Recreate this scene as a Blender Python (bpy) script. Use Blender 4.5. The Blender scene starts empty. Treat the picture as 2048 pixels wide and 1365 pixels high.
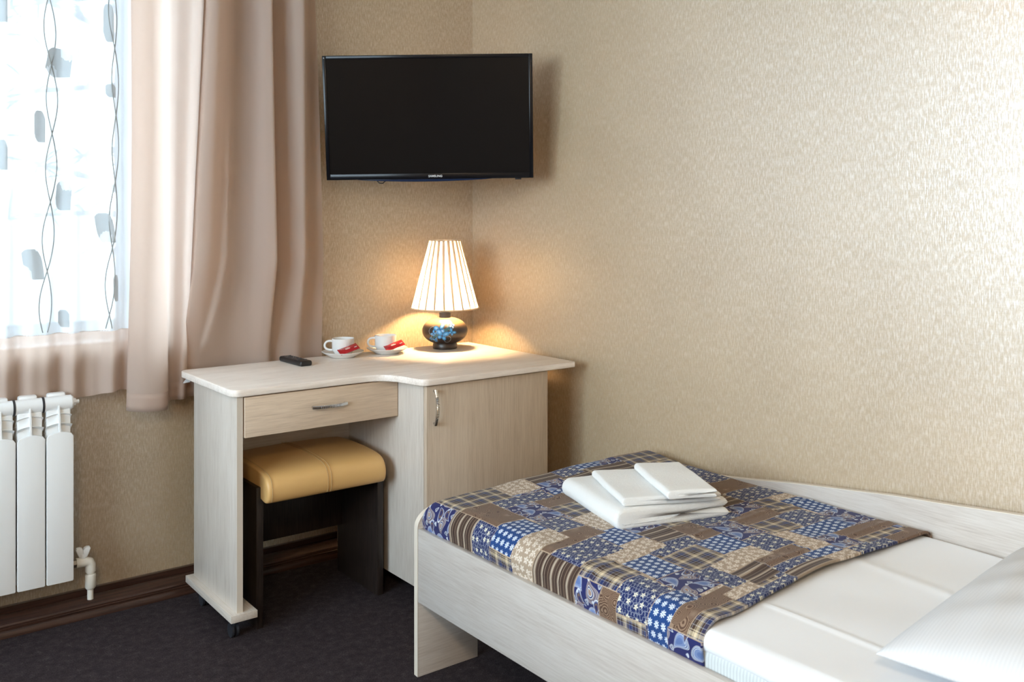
import bpy, bmesh, math, random
import numpy as np
from mathutils import Vector, Matrix, Euler

SC = bpy.context.scene
COL = SC.collection
R = math.radians
random.seed(7)

# ------------------------------------------------------------------ camera
YAW = R(52.5)                      # view direction measured from +x
cam_d = bpy.data.cameras.new('camera')
cam_d.sensor_width = 36.0
cam_d.lens = 1870.0 / 2048.0 * 36.0
cam_d.shift_y = -(682.5 - 437.0) / 2048.0
cam_d.clip_start = 0.05
cam_d.dof.use_dof = True
cam_d.dof.focus_distance = 2.9
cam_d.dof.aperture_fstop = 6.3
cam = bpy.data.objects.new('camera', cam_d)
cam.location = (-2.272, -3.235, 1.27)
cam.rotation_euler = (R(90), 0, YAW - R(90))
COL.objects.link(cam)
SC.camera = cam

# ------------------------------------------------------------------ world, lights, exposure
SC.view_settings.view_transform = 'Standard'
SC.view_settings.look = 'None'
SC.view_settings.gamma = 1.0
SC.view_settings.use_curve_mapping = False
SC.view_settings.exposure = 0.2
SC.cycles.use_denoising = True
SC.cycles.max_bounces = 10
SC.cycles.diffuse_bounces = 5
SC.cycles.transparent_max_bounces = 16
SC.cycles.sample_clamp_indirect = 6.0
SC.cycles.caustics_reflective = False
SC.cycles.caustics_refractive = False

WORLD_STRENGTH = 14.5
SUN_STRENGTH = 3.6
CEILING_W = 50.0
SCONCE_W = 2.5
BULB_L = 500.0

w = bpy.data.worlds.new('overcast_sky')
SC.world = w
w.use_nodes = True
wb = w.node_tree.nodes['Background']
wb.inputs[0].default_value = (0.725, 0.87, 1.0, 1)
wb.inputs[1].default_value = WORLD_STRENGTH


def area_light(name, loc, rot, sx, sy, energy, color, portal=False):
    d = bpy.data.lights.new(name, 'AREA')
    d.shape = 'RECTANGLE'
    d.size, d.size_y = sx, sy
    d.energy = energy
    d.color = color
    if portal:
        d.cycles.is_portal = True
    o = bpy.data.objects.new(name, d)
    o.location = loc
    o.rotation_euler = rot
    COL.objects.link(o)
    return o


# daylight portal in the window opening (only guides sampling of the sky)
WX0, WX1, WZ0, WZ1 = -4.15, -1.195, 0.86, 2.50
WALL_T = 0.42                      # outer face of the window wall
area_light('window_portal', ((WX0 + WX1) / 2, WALL_T + 0.01, (WZ0 + WZ1) / 2), (R(-90), 0, 0), WX1 - WX0, WZ1 - WZ0, 1, (1, 1, 1), True)
# a window added in the unseen left wall, to bring cool side light
LY0, LY1 = -3.2, -0.85
area_light('added_window_portal', (-4.42, (LY0 + LY1) / 2, (WZ0 + WZ1) / 2), (R(90), 0, R(-90)), LY1 - LY0, WZ1 - WZ0, 1, (1, 1, 1), True)
# low winter sun, spread wide by haze, entering through the added window on the left
sd_ = bpy.data.lights.new('hazy_sun', 'SUN')
sd_.energy = SUN_STRENGTH
sd_.angle = R(42)
sd_.color = (0.88, 0.94, 1.0)
so_ = bpy.data.objects.new('hazy_sun', sd_)
so_.rotation_euler = Vector((0.97, -0.14, -0.07)).to_track_quat('-Z', 'Y').to_euler()
COL.objects.link(so_)
# warm ceiling lamp of the room
CEIL = 2.62
area_light('ceiling_lamp_light', (-3.0, -3.9, CEIL - 0.14), (0, 0, 0), 0.42, 0.42, CEILING_W, (1.0, 0.76, 0.50))


# ------------------------------------------------------------------ node expression helper
class E:
    """tiny wrapper: arithmetic on sockets builds Math nodes"""
    nt = None

    def __init__(self, s):
        self.s = s

    @staticmethod
    def m(op, *a, clamp=False):
        n = E.nt.nodes.new('ShaderNodeMath')
        n.operation = op
        n.use_clamp = clamp
        for i, v in enumerate(a):
            if isinstance(v, E):
                E.nt.links.new(v.s, n.inputs[i])
            else:
                n.inputs[i].default_value = v
        return E(n.outputs[0])

    def __add__(self, o): return E.m('ADD', self, o)
    __radd__ = __add__
    def __sub__(self, o): return E.m('SUBTRACT', self, o)
    def __rsub__(self, o): return E.m('SUBTRACT', o, self)
    def __mul__(self, o): return E.m('MULTIPLY', self, o)
    __rmul__ = __mul__
    def __truediv__(self, o): return E.m('DIVIDE', self, o)
    def __lt__(self, o): return E.m('LESS_THAN', self, o)
    def __gt__(self, o): return E.m('GREATER_THAN', self, o)


def f_sin(a): return E.m('SINE', a)
def f_cos(a): return E.m('COSINE', a)
def f_abs(a): return E.m('ABSOLUTE', a)
def f_frac(a): return E.m('FRACT', a)
def f_floor(a): return E.m('FLOOR', a)
def f_min(a, b): return E.m('MINIMUM', a, b)
def f_max(a, b): return E.m('MAXIMUM', a, b)
def f_sqrt(a): return E.m('SQRT', a)
def f_atan2(a, b): return E.m('ARCTAN2', a, b)
def f_len(a, b): return f_sqrt(a * a + b * b)


def f_mix(fac, a, b):
    n = E.nt.nodes.new('ShaderNodeMix')
    n.data_type = 'RGBA'
    for sock, v in ((n.inputs[0], fac), (n.inputs[6], a), (n.inputs[7], b)):
        if isinstance(v, E):
            E.nt.links.new(v.s, sock)
        elif isinstance(v, (int, float)):
            sock.default_value = v
        else:
            sock.default_value = (*v[:3], 1)
    return E(n.outputs[2])


def f_ramp(fac, stops, interp='CONSTANT'):
    n = E.nt.nodes.new('ShaderNodeValToRGB')
    cr = n.color_ramp
    cr.interpolation = interp
    while len(cr.elements) < len(stops):
        cr.elements.new(0.5)
    for e, (p, c) in zip(cr.elements, stops):
        e.position = p
        e.color = (*c[:3], 1)
    E.nt.links.new(fac.s, n.inputs[0])
    return E(n.outputs[0])


def f_map(x, a, b, c=0.0, d=1.0, smooth=True):
    n = E.nt.nodes.new('ShaderNodeMapRange')
    n.interpolation_type = 'SMOOTHSTEP' if smooth else 'LINEAR'
    E.nt.links.new(x.s, n.inputs[0])
    for i, v in enumerate((a, b, c, d)):
        n.inputs[i + 1].default_value = v
    return E(n.outputs[0])


def f_vec(x, y, z=0.0):
    n = E.nt.nodes.new('ShaderNodeCombineXYZ')
    for i, v in enumerate((x, y, z)):
        if isinstance(v, E):
            E.nt.links.new(v.s, n.inputs[i])
        else:
            n.inputs[i].default_value = v
    return E(n.outputs[0])


def f_noise(vec, scale, detail=3.0, rough=0.5, dist=0.0):
    n = E.nt.nodes.new('ShaderNodeTexNoise')
    n.inputs['Scale'].default_value = scale
    n.inputs['Detail'].default_value = detail
    n.inputs['Roughness'].default_value = rough
    n.inputs['Distortion'].default_value = dist
    E.nt.links.new(vec.s, n.inputs['Vector'])
    return E(n.outputs['Fac'] if 'Fac' in n.outputs else n.outputs[0])


def f_white(vec):
    n = E.nt.nodes.new('ShaderNodeTexWhiteNoise')
    n.noise_dimensions = '3D'
    E.nt.links.new(vec.s, n.inputs['Vector'])
    return E(n.outputs['Value'])


def f_voronoi(vec, scale, feature='F1', rnd=1.0):
    n = E.nt.nodes.new('ShaderNodeTexVoronoi')
    n.feature = feature
    n.inputs['Scale'].default_value = scale
    n.inputs['Randomness'].default_value = rnd
    E.nt.links.new(vec.s, n.inputs['Vector'])
    return E(n.outputs['Distance'])


def f_mapping(vec, scale=(1, 1, 1), loc=(0, 0, 0), rot=(0, 0, 0)):
    n = E.nt.nodes.new('ShaderNodeMapping')
    E.nt.links.new(vec.s, n.inputs['Vector'])
    n.inputs['Scale'].default_value = scale
    n.inputs['Location'].default_value = loc
    n.inputs['Rotation'].default_value = rot
    return E(n.outputs[0])


def new_mat(name, color=(0.8, 0.8, 0.8), rough=0.5, metal=0.0, spec=0.5, **kw):
    m = bpy.data.materials.new(name)
    m.use_nodes = True
    E.nt = m.node_tree
    b = m.node_tree.nodes['Principled BSDF']
    b.inputs['Base Color'].default_value = (*color, 1)
    b.inputs['Roughness'].default_value = rough
    b.inputs['Metallic'].default_value = metal
    b.inputs['Specular IOR Level'].default_value = spec
    for k, v in kw.items():
        b.inputs[k].default_value = v
    return m, b


def objco():
    n = E.nt.nodes.new('ShaderNodeTexCoord')
    return E(n.outputs['Object'])


def uvco(name):
    n = E.nt.nodes.new('ShaderNodeUVMap')
    n.uv_map = name
    s = E.nt.nodes.new('ShaderNodeSeparateXYZ')
    E.nt.links.new(n.outputs[0], s.inputs[0])
    return E(n.outputs[0]), E(s.outputs[0]), E(s.outputs[1])


def sepxyz(v):
    s = E.nt.nodes.new('ShaderNodeSeparateXYZ')
    E.nt.links.new(v.s, s.inputs[0])
    return E(s.outputs[0]), E(s.outputs[1]), E(s.outputs[2])


def link(e, sock):
    E.nt.links.new(e.s, sock)


def bump(b, h, strength=0.3, dist=0.001):
    n = E.nt.nodes.new('ShaderNodeBump')
    n.inputs['Strength'].default_value = strength
    n.inputs['Distance'].default_value = dist
    E.nt.links.new(h.s, n.inputs['Height'])
    E.nt.links.new(n.outputs[0], b.inputs['Normal'])


# ------------------------------------------------------------------ materials
def mat_wallpaper(name, axis):
    m, b = new_mat(name, rough=0.4, spec=0.5)
    x, y, z = sepxyz(objco())
    h = x if axis == 'x' else y
    thread_v = f_noise(f_vec(h * 1.0, z * 0.10), 380, 3, 0.65)       # vertical threads
    thread_h = f_noise(f_vec(h * 0.13, z * 1.0), 300, 2, 0.6)       # horizontal threads
    cloud = f_noise(f_vec(h, z), 5, 3, 0.55)
    fl = f_noise(f_vec(h, z * 0.4), 165, 4, 0.65)
    lin = thread_v * 0.72 + thread_h * 0.28
    col = f_ramp(lin * 0.75 + cloud * 0.15 + fl * 0.1, [(0.34, (0.37, 0.265, 0.15)), (0.5, (0.465, 0.345, 0.205)), (0.66, (0.575, 0.445, 0.29))], 'LINEAR')
    link(col, b.inputs['Base Color'])
    pearl = f_map(thread_v * 0.55 + fl * 0.45, 0.44, 0.62)            # pearly flecks
    b.inputs['Coat Weight'].default_value = 0.5
    link(pearl * 0.3 + 0.2, b.inputs['Coat Weight'])
    b.inputs['Coat Roughness'].default_value = 0.38
    b.inputs['Coat IOR'].default_value = 2.3
    link(pearl * -0.10 + 0.47, b.inputs['Roughness'])
    b.inputs['Sheen Weight'].default_value = 0.15
    b.inputs['Sheen Tint'].default_value = (1, 0.97, 0.93, 1)
    bump(b, lin + fl * 0.6, 0.35, 0.0012)
    # pearly ink flecks printed over the weave: pale and glossy
    gl = E.nt.nodes.new('ShaderNodeBsdfGlossy')
    gl.inputs['Color'].default_value = (0.93, 0.95, 1.0, 1)
    gl.inputs['Roughness'].default_value = 0.42
    E.nt.links.new(b.inputs['Normal'].links[0].from_socket, gl.inputs['Normal'])
    mx = E.nt.nodes.new('ShaderNodeMixShader')
    link(pearl * 0.17 + 0.10, mx.inputs[0])
    E.nt.links.new(b.outputs[0], mx.inputs[1])
    E.nt.links.new(gl.outputs[0], mx.inputs[2])
    E.nt.links.new(mx.outputs[0], E.nt.nodes['Material Output'].inputs[0])
    return m


def mat_wood(name, grain='z', tint=(1, 1, 1), rough=0.38):
    m, b = new_mat(name, rough=rough, spec=0.45)
    v = objco()
    k = {'x': (2.6, 55, 55), 'y': (55, 2.6, 55), 'z': (55, 55, 2.6)}[grain]
    kk = {'x': (0.9, 9, 9), 'y': (9, 0.9, 9), 'z': (9, 9, 0.9)}[grain]
    fine = f_noise(f_mapping(v, k), 4.2, 4, 0.65)
    wide = f_noise(f_mapping(v, kk), 1.6, 3, 0.6, 1.2)
    t = fine * 0.6 + wide * 0.4
    c = lambda r, g, bl: (r * tint[0], g * tint[1], bl * tint[2])
    link(f_ramp(t, [(0.30, c(0.47, 0.405, 0.345)), (0.46, c(0.585, 0.52, 0.455)), (0.56, c(0.635, 0.575, 0.51)), (0.72, c(0.70, 0.645, 0.585))], 'LINEAR'), b.inputs['Base Color'])
    bump(b, fine, 0.12, 0.0006)
    return m


def mat_cloth(name, color, translucent=0.35, weave=900.0, rough=0.9, sheen=0.2, strength=0.2):
    m, b = new_mat(name, color, rough, spec=0.2)
    v = objco()
    n1 = f_noise(f_mapping(v, (1, 1, 0.25)), weave, 2, 0.5)
    bump(b, n1, strength, 0.0006)
    b.inputs['Sheen Weight'].default_value = sheen
    if translucent > 0:
        t = E.nt.nodes.new('ShaderNodeBsdfTranslucent')
        t.inputs[0].default_value = (*color, 1)
        mx = E.nt.nodes.new('ShaderNodeMixShader')
        mx.inputs[0].default_value = translucent
        out = E.nt.nodes['Material Output']
        E.nt.links.new(b.outputs[0], mx.inputs[1])
        E.nt.links.new(t.outputs[0], mx.inputs[2])
        E.nt.links.new(mx.outputs[0], out.inputs[0])
    return m


def mat_sheer(name, color, alpha, translucent=0.5):
    m = bpy.data.materials.new(name)
    m.use_nodes = True
    nt = m.node_tree
    E.nt = nt
    nt.nodes.remove(nt.nodes['Principled BSDF'])
    tr = nt.nodes.new('ShaderNodeBsdfTransparent')
    di = nt.nodes.new('ShaderNodeBsdfDiffuse')
    tl = nt.nodes.new('ShaderNodeBsdfTranslucent')
    di.inputs[0].default_value = (*color, 1)
    tl.inputs[0].default_value = (*color, 1)
    a = nt.nodes.new('ShaderNodeMixShader')
    a.inputs[0].default_value = translucent
    nt.links.new(di.outputs[0], a.inputs[1])
    nt.links.new(tl.outputs[0], a.inputs[2])
    mx = nt.nodes.new('ShaderNodeMixShader')
    # the weave covers more of the view where the cloth is seen edge-on
    lw = nt.nodes.new('ShaderNodeLayerWeight')
    lw.inputs[0].default_value = 0.45
    cov = f_map(E(lw.outputs['Facing']), 0.10, 0.70, alpha, min(1.0, alpha + 0.06), False)
    nt.links.new(cov.s, mx.inputs[0])
    nt.links.new(tr.outputs[0], mx.inputs[1])
    nt.links.new(a.outputs[0], mx.inputs[2])
    nt.links.new(mx.outputs[0], nt.nodes['Material Output'].inputs[0])
    return m


def mat_glass_pane():
    m = bpy.data.materials.new('window_glass')
    m.use_nodes = True
    nt = m.node_tree
    nt.nodes.remove(nt.nodes['Principled BSDF'])
    tr = nt.nodes.new('ShaderNodeBsdfTransparent')
    tr.inputs[0].default_value = (0.95, 0.97, 0.97, 1)
    gl = nt.nodes.new('ShaderNodeBsdfGlossy')
    gl.inputs['Roughness'].default_value = 0.02
    fr = nt.nodes.new('ShaderNodeFresnel')
    fr.inputs[0].default_value = 1.25
    mx = nt.nodes.new('ShaderNodeMixShader')
    nt.links.new(fr.outputs[0], mx.inputs[0])
    nt.links.new(tr.outputs[0], mx.inputs[1])
    nt.links.new(gl.outputs[0], mx.inputs[2])
    nt.links.new(mx.outputs[0], nt.nodes['Material Output'].inputs[0])
    return m


M = {}
M['paper_back'] = mat_wallpaper('linen_wallpaper_back', 'x')
M['paper_side'] = mat_wallpaper('linen_wallpaper_side', 'y')
M['ceiling'] = new_mat('ceiling_paint', (0.78, 0.77, 0.75), 0.9)[0]
M['plain_wall'] = new_mat('cream_plaster', (0.62, 0.54, 0.44), 0.85)[0]
M['wood_x'] = mat_wood('bleached_oak_x', 'x')
M['wood_y'] = mat_wood('bleached_oak_y', 'y')
M['wood_z'] = mat_wood('bleached_oak_z', 'z')
M['wood_top_lit'] = mat_wood('bleached_oak_lit_top', 'x', (1.47, 1.47, 1.50), 0.42)  # same oak lightened: the window's reflection on the top is put into the colour
M['front_x_warm_lit'] = mat_wood('front_oak_x_warm_lit', 'x', (1.16, 1.03, 0.88))  # drawer front: same oak, warm brighter room light tinted into the colour
M['front_z_warm_dim'] = mat_wood('front_oak_z_warm_dim', 'z', (0.93, 0.84, 0.73))  # door: same oak, warm dimmer room light tinted into the colour
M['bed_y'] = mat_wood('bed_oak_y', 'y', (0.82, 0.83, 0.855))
M['edge'] = new_mat('edge_banding', (0.66, 0.59, 0.50), 0.4)[0]
M['chrome'] = new_mat('chrome', (0.62, 0.62, 0.62), 0.18, 1.0)[0]
M['black_plastic'] = new_mat('black_plastic', (0.012, 0.012, 0.014), 0.35)[0]
M['caster'] = new_mat('caster_plastic', (0.02, 0.022, 0.028), 0.5)[0]
M['drape'] = mat_cloth('drape_cloth', (0.76, 0.62, 0.53), 0.55, 700, 0.75, 0.25, 0.15)
M['sheer'] = mat_sheer('sheer_voile', (0.88, 0.93, 0.98), 0.94, 0.085)
M['hem'] = mat_sheer('linen_hem', (0.62, 0.49, 0.415), 0.93, 0.28)
M['embroidery'] = mat_sheer('grey_embroidery', (0.62, 0.64, 0.64), 0.99, 0.24)
M['thread'] = mat_sheer('grey_thread', (0.5, 0.51, 0.50), 1.0, 0.32)
M['glass'] = mat_glass_pane()
M['pvc'] = new_mat('white_pvc', (0.84, 0.86, 0.87), 0.3)[0]
M['gasket'] = new_mat('grey_gasket', (0.30, 0.36, 0.38), 0.5)[0]
M['radiator'] = new_mat('radiator_enamel', (0.87, 0.88, 0.88), 0.32)[0]
M['radiator_dark'] = new_mat('radiator_joint', (0.03, 0.03, 0.035), 0.6)[0]
M['pipe'] = new_mat('white_pipe_plastic', (0.74, 0.70, 0.62), 0.35)[0]
M['brass'] = new_mat('nickel_nut', (0.45, 0.38, 0.30), 0.3, 1.0)[0]
M['leather'] = None
M['wenge'] = None
M['porcelain'] = new_mat('porcelain', (0.82, 0.82, 0.81), 0.12, spec=0.6)[0]
M['screen'] = new_mat('tv_screen', (0.0095, 0.0085, 0.0085), 0.05, spec=0.12)[0]
M['bezel'] = new_mat('tv_bezel', (0.006, 0.006, 0.008), 0.22, spec=0.25)[0]
M['tv_blue'] = new_mat('tv_lower_trim', (0.015, 0.025, 0.06), 0.15, spec=0.5)[0]
M['logo'] = new_mat('silver_print', (0.62, 0.62, 0.62), 0.4)[0]
M['red_foil'] = new_mat('red_sachet', (0.42, 0.02, 0.025), 0.22)[0]
M['foil_print'] = new_mat('sachet_print', (0.75, 0.55, 0.50), 0.4)[0]
M['button'] = new_mat('remote_button', (0.05, 0.05, 0.06), 0.5)[0]


def mk_leather():
    m, b = new_mat('caramel_leather', (0.70, 0.43, 0.165), 0.38, spec=0.5)
    v = objco()
    g = f_voronoi(v, 420, 'F1')
    bump(b, g + f_noise(v, 60, 3), 0.12, 0.0005)
    return m


def mk_wenge():
    m, b = new_mat('wenge_wood', (0.02, 0.014, 0.012), 0.4)
    v = objco()
    t = f_noise(f_mapping(v, (60, 60, 3)), 4, 3)
    link(f_ramp(t, [(0.35, (0.012, 0.008, 0.007)), (0.65, (0.032, 0.022, 0.018))], 'LINEAR'), b.inputs['Base Color'])
    return m


def mk_skirting():
    m, b = new_mat('stained_pine', (0.10, 0.045, 0.025), 0.32, spec=0.5)
    v = objco()
    t = f_noise(f_mapping(v, (2, 60, 60)), 3, 3)
    link(f_ramp(t, [(0.3, (0.022, 0.010, 0.007)), (0.7, (0.062, 0.027, 0.017))], 'LINEAR'), b.inputs['Base Color'])
    return m


def mk_carpet():
    m, b = new_mat('dark_felt_carpet', (0.03, 0.024, 0.026), 0.95, spec=0.1)
    v = objco()
    f1 = f_noise(v, 260, 3, 0.6)
    f2 = f_noise(v, 38, 4, 0.7)
    f3 = f_noise(v, 900, 2, 0.6)
    t = f1 * 0.42 + f2 * 0.36 + f3 * 0.22
    link(f_ramp(t, [(0.34, (0.016, 0.012, 0.014)), (0.48, (0.034, 0.026, 0.029)), (0.58, (0.060, 0.047, 0.050)), (0.70, (0.16, 0.135, 0.14))], 'LINEAR'), b.inputs['Base Color'])
    bump(b, f1 + f3, 0.6, 0.003)
    return m


M['leather'] = mk_leather()
M['leather_seam'] = new_mat('leather_stitch', (0.50, 0.34, 0.16), 0.5)[0]
M['wenge'] = mk_wenge()
M['skirting'] = mk_skirting()
M['carpet'] = mk_carpet()


def mk_terry():
    m, b = new_mat('white_terry', (0.80, 0.80, 0.78), 0.95, spec=0.1)
    v = objco()
    bump(b, f_noise(v, 420, 3, 0.7) + f_noise(v, 90, 2) * 0.6, 0.55, 0.003)
    b.inputs['Sheen Weight'].default_value = 0.3
    return m


def mk_stripe(name, axis, period, base=(0.80, 0.81, 0.82), depth=0.06):
    m, b = new_mat(name, base, 0.8, spec=0.2)
    v = objco()
    x, y, z = sepxyz(v)
    a = {'x': x, 'y': y, 'z': z}[axis]
    s = f_sin(a * (2 * math.pi / period))
    t = f_map(s, -0.3, 0.3)
    link(f_mix(t, base, tuple(c * (1 - depth) for c in base)), b.inputs['Base Color'])
    bump(b, t, 0.15, 0.0005)
    return m


M['terry'] = mk_terry()
M['sheet'] = mat_cloth('white_sheet_cotton', (0.80, 0.815, 0.84), 0.0, 1200, 0.85, 0.1, 0.08)
M['sheet_rib'] = mk_stripe('ribbed_mattress_sheet', 'y', 0.0075, (0.54, 0.58, 0.59), 0.16)
M['pillow'] = mk_stripe('pillow_satin_stripe', 'y', 0.0062, (0.645, 0.655, 0.675), 0.05)


# --- bedspread prints, all in fabric metres (uv map 'fabric') -------------------------------
NAVY = (0.012, 0.022, 0.095)
BLUE = (0.013, 0.050, 0.175)
WHITE = (0.62, 0.64, 0.66)
TAN = (0.36, 0.275, 0.20)
CREAM = (0.60, 0.50, 0.34)
BROWN = (0.075, 0.040, 0.026)
SEAM = (0.40, 0.30, 0.21)


def petals(u, v, s, n, r0, shift=0.5, jitter=0.0, seed=0.0):
    """flower mask on a half-drop grid of pitch s"""
    gu = u / s
    col = f_floor(gu)
    gv = v / s + col * shift
    iu, iv = col, f_floor(gv)
    a, c = f_frac(gu) - 0.5, f_frac(gv) - 0.5
    rot = None
    if jitter > 0:
        w1 = f_white(f_vec(iu, iv, seed))
        w2 = f_white(f_vec(iu, iv, seed + 3.3))
        a = a - (w1 - 0.5) * jitter
        c = c - (w2 - 0.5) * jitter
        rot = w1 * 6.28
    r = f_len(a, c)
    th = f_atan2(c, a)
    if rot is not None:
        th = th + rot
    lobes = f_abs(f_cos(th * (n / 2.0)))
    edge = lobes * r0 * 0.85 + r0 * 0.15
    inside = r < edge
    core = r > r0 * 0.16
    return inside * core, r


def teardrop(u, v, cu, cv, ang, rad, length, bend=0.0):
    """normalised distance of a paisley drop: <1 inside"""
    du, dv = u - cu, v - cv
    ca, sa = math.cos(ang), math.sin(ang)
    a = du * ca + dv * sa
    b = dv * ca - du * sa
    if bend:
        a = a + b * b * bend
    wdt = f_max(b * (-0.72 * rad / length) + rad * 0.92, 0.0006)
    return f_len(a / wdt, b / length)


def patch_material(kind):
    m, b = new_mat('bedspread_' + kind, rough=0.85, spec=0.15)
    vec, u, v = uvco('fabric')
    if kind == 'brown_swirl':
        d = f_noise(vec, 24, 2, 0.5)
        rings = f_sin(f_voronoi(vec, 30) * 85 + d * 16)
        col = f_mix(f_map(rings, -0.1, 0.5), (0.085, 0.045, 0.028), (0.25, 0.165, 0.11))
        glow = f_map(f_voronoi(vec, 22), 0.0, 0.32, 0.5, 0.0)
        col = f_mix(glow, col, (0.36, 0.27, 0.205))
    elif kind == 'plaid':
        p = 0.046
        br_, nv_, cr_, gy_ = (0.05, 0.028, 0.019), (0.016, 0.03, 0.11), (0.60, 0.49, 0.33), (0.40, 0.40, 0.42)
        stops = [(0.0, br_), (0.13, gy_), (0.15, nv_), (0.34, gy_), (0.36, br_), (0.46, gy_), (0.485, br_), (0.51, cr_), (0.67, br_), (0.71, cr_), (0.75, br_), (0.90, gy_), (0.925, br_)]
        cu = f_ramp(f_frac(u / p), stops)
        cv = f_ramp(f_frac(v / p + 0.2), stops)
        tw = f_map(f_sin((u + v) * 2600), -0.2, 0.2, 0.42, 0.58)
        col = f_mix(tw, cu, cv)
    elif kind == 'tan_floral':
        fl, r = petals(u, v, 0.0205, 5, 0.42, 0.5, 0.35, 1.0)
        fl2, r2 = petals(u + 0.009, v + 0.006, 0.017, 3, 0.26, 0.5, 0.5, 7.0)
        col = f_mix(f_max(fl, fl2 * 0.75), TAN, (0.66, 0.58, 0.49))
    elif kind == 'navy_vine':
        s = 0.0088
        gu = u / s
        ci = f_floor(gu)
        gv = v / s + ci * 0.5
        a, c = f_frac(gu) - 0.5, f_frac(gv) - 0.5
        wn = f_white(f_vec(ci, f_floor(gv), 2.0))
        r = f_len(a, c)
        gap = f_cos(f_atan2(c, a) + f_floor(wn * 6.0) * 1.0472) > -0.55
        ring = (f_abs(r - 0.46) < 0.055) * gap
        col = f_mix(ring, NAVY, (0.31, 0.33, 0.38))
        fl, r2 = petals(u, v, 0.0245, 5, 0.25, 0.5, 0.5, 4.0)
        col = f_mix(fl, col, (0.72, 0.68, 0.52))
    elif kind == 'blue_daisy':
        fl, r = petals(u, v, 0.0205, 8, 0.38, 0.5, 0.0, 0.0)
        col = f_mix(fl, BLUE, (0.66, 0.72, 0.80))
    elif kind == 'stripe':
        p = 0.062
        stops = [(0.0, (0.05, 0.028, 0.02)), (0.10, (0.24, 0.18, 0.135)), (0.13, (0.05, 0.028, 0.02)), (0.22, (0.30, 0.235, 0.175)), (0.25, (0.52, 0.45, 0.36)), (0.268, (0.27, 0.21, 0.155)),
                 (0.33, (0.09, 0.052, 0.038)), (0.36, (0.05, 0.028, 0.02)), (0.47, (0.22, 0.165, 0.12)), (0.49, (0.06, 0.035, 0.025)), (0.60, (0.09, 0.055, 0.04)), (0.66, (0.32, 0.25, 0.185)),
                 (0.72, (0.56, 0.49, 0.40)), (0.738, (0.27, 0.21, 0.155)), (0.79, (0.06, 0.033, 0.024)), (0.90, (0.2, 0.145, 0.10)), (0.93, (0.055, 0.03, 0.022))]
        col = f_ramp(f_frac(v / p), stops)
    else:                                                       # navy paisley
        tu, tv = 0.098, 0.112
        row = f_floor(v / tv)
        a = f_frac(u / tu + row * 0.37) * tu
        c = f_frac(v / tv) * tv
        dn = (0.016, 0.020, 0.10)
        ice = (0.25, 0.34, 0.56)
        pale = (0.55, 0.58, 0.62)
        brn = (0.16, 0.10, 0.075)
        r1 = [(0.0, (0.10, 0.155, 0.33)), (0.42, (0.16, 0.22, 0.40)), (0.72, pale), (0.77, (0.05, 0.08, 0.22)), (0.84, (0.40, 0.46, 0.58)), (0.92, dn), (0.955, (0.50, 0.52, 0.56))]
        r2 = [(0.0, (0.30, 0.20, 0.15)), (0.28, pale), (0.36, dn), (0.48, pale), (0.54, (0.22, 0.17, 0.17)), (0.68, dn), (0.74, (0.30, 0.25, 0.25)), (0.86, (0.09, 0.08, 0.13)), (0.92, (0.34, 0.30, 0.30))]
        r3 = [(0.0, dn), (0.4, brn), (0.62, dn), (0.70, (0.10, 0.12, 0.24)), (0.86, pale)]
        r4 = [(0.0, dn), (0.30, pale), (0.45, dn), (0.62, pale), (0.76, dn), (0.84, pale)]
        r5 = [(0.0, pale), (0.45, (0.30, 0.36, 0.50)), (0.6, pale)]
        col = E(f_mix(0.0, dn, dn).s)
        motifs = [(0.026, 0.030, 0.5, 0.014, 0.026, 14, r1), (0.070, 0.034, -0.6, 0.015, 0.027, -12, r2), (0.047, 0.066, 2.3, 0.010, 0.021, 16, r3), (0.020, 0.078, 1.2, 0.013, 0.023, 12, r2),
                  (0.080, 0.082, 2.9, 0.014, 0.026, -14, r1), (0.048, 0.096, -0.9, 0.010, 0.022, 15, r3), (0.045, 0.012, 1.3, 0.009, 0.019, 10, r3),
                  (0.050, 0.043, 0, 0.0062, 0.0066, 0, r4), (0.006, 0.055, 0, 0.0062, 0.0066, 0, r4), (0.088, 0.012, 0, 0.006, 0.0064, 0, r4), (0.020, 0.105, 0, 0.005, 0.0054, 0, r5),
                  (0.091, 0.052, 0, 0.0042, 0.0042, 0, r5), (0.063, 0.075, 0, 0.0036, 0.0036, 0, r5), (0.006, 0.010, 0, 0.0044, 0.0044, 0, r5), (0.038, 0.084, 0, 0.003, 0.003, 0, r5), (0.055, 0.022, 0, 0.003, 0.003, 0, r5)]
        for (cu, cv, ang, rad, ln, bend, rp) in motifs:
            d = teardrop(a, c, cu, cv, ang, rad, ln, bend)
            col = f_mix(d < 1.0, col, f_ramp(d, rp))
    # stitched seams between patches
    _, e0, e1 = uvco('edge_low')
    _, e2, e3 = uvco('edge_high')
    dist = f_min(f_min(e0, e1), f_min(e2, e3))
    col = f_mix(dist < 0.0009, col, SEAM)
    link(col, b.inputs['Base Color'])
    weave = f_sin(u * 5200) * f_sin(v * 5200)
    bump(b, weave * 0.25 + f_map(dist, 0.0, 0.004) * 1.0, 0.25, 0.0012)
    b.inputs['Sheen Weight'].default_value = 0.1
    return m


KINDS = ['brown_swirl', 'plaid', 'tan_floral', 'navy_vine', 'blue_daisy', 'stripe', 'navy_paisley']
PATCH = [patch_material(k) for k in KINDS]


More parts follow.
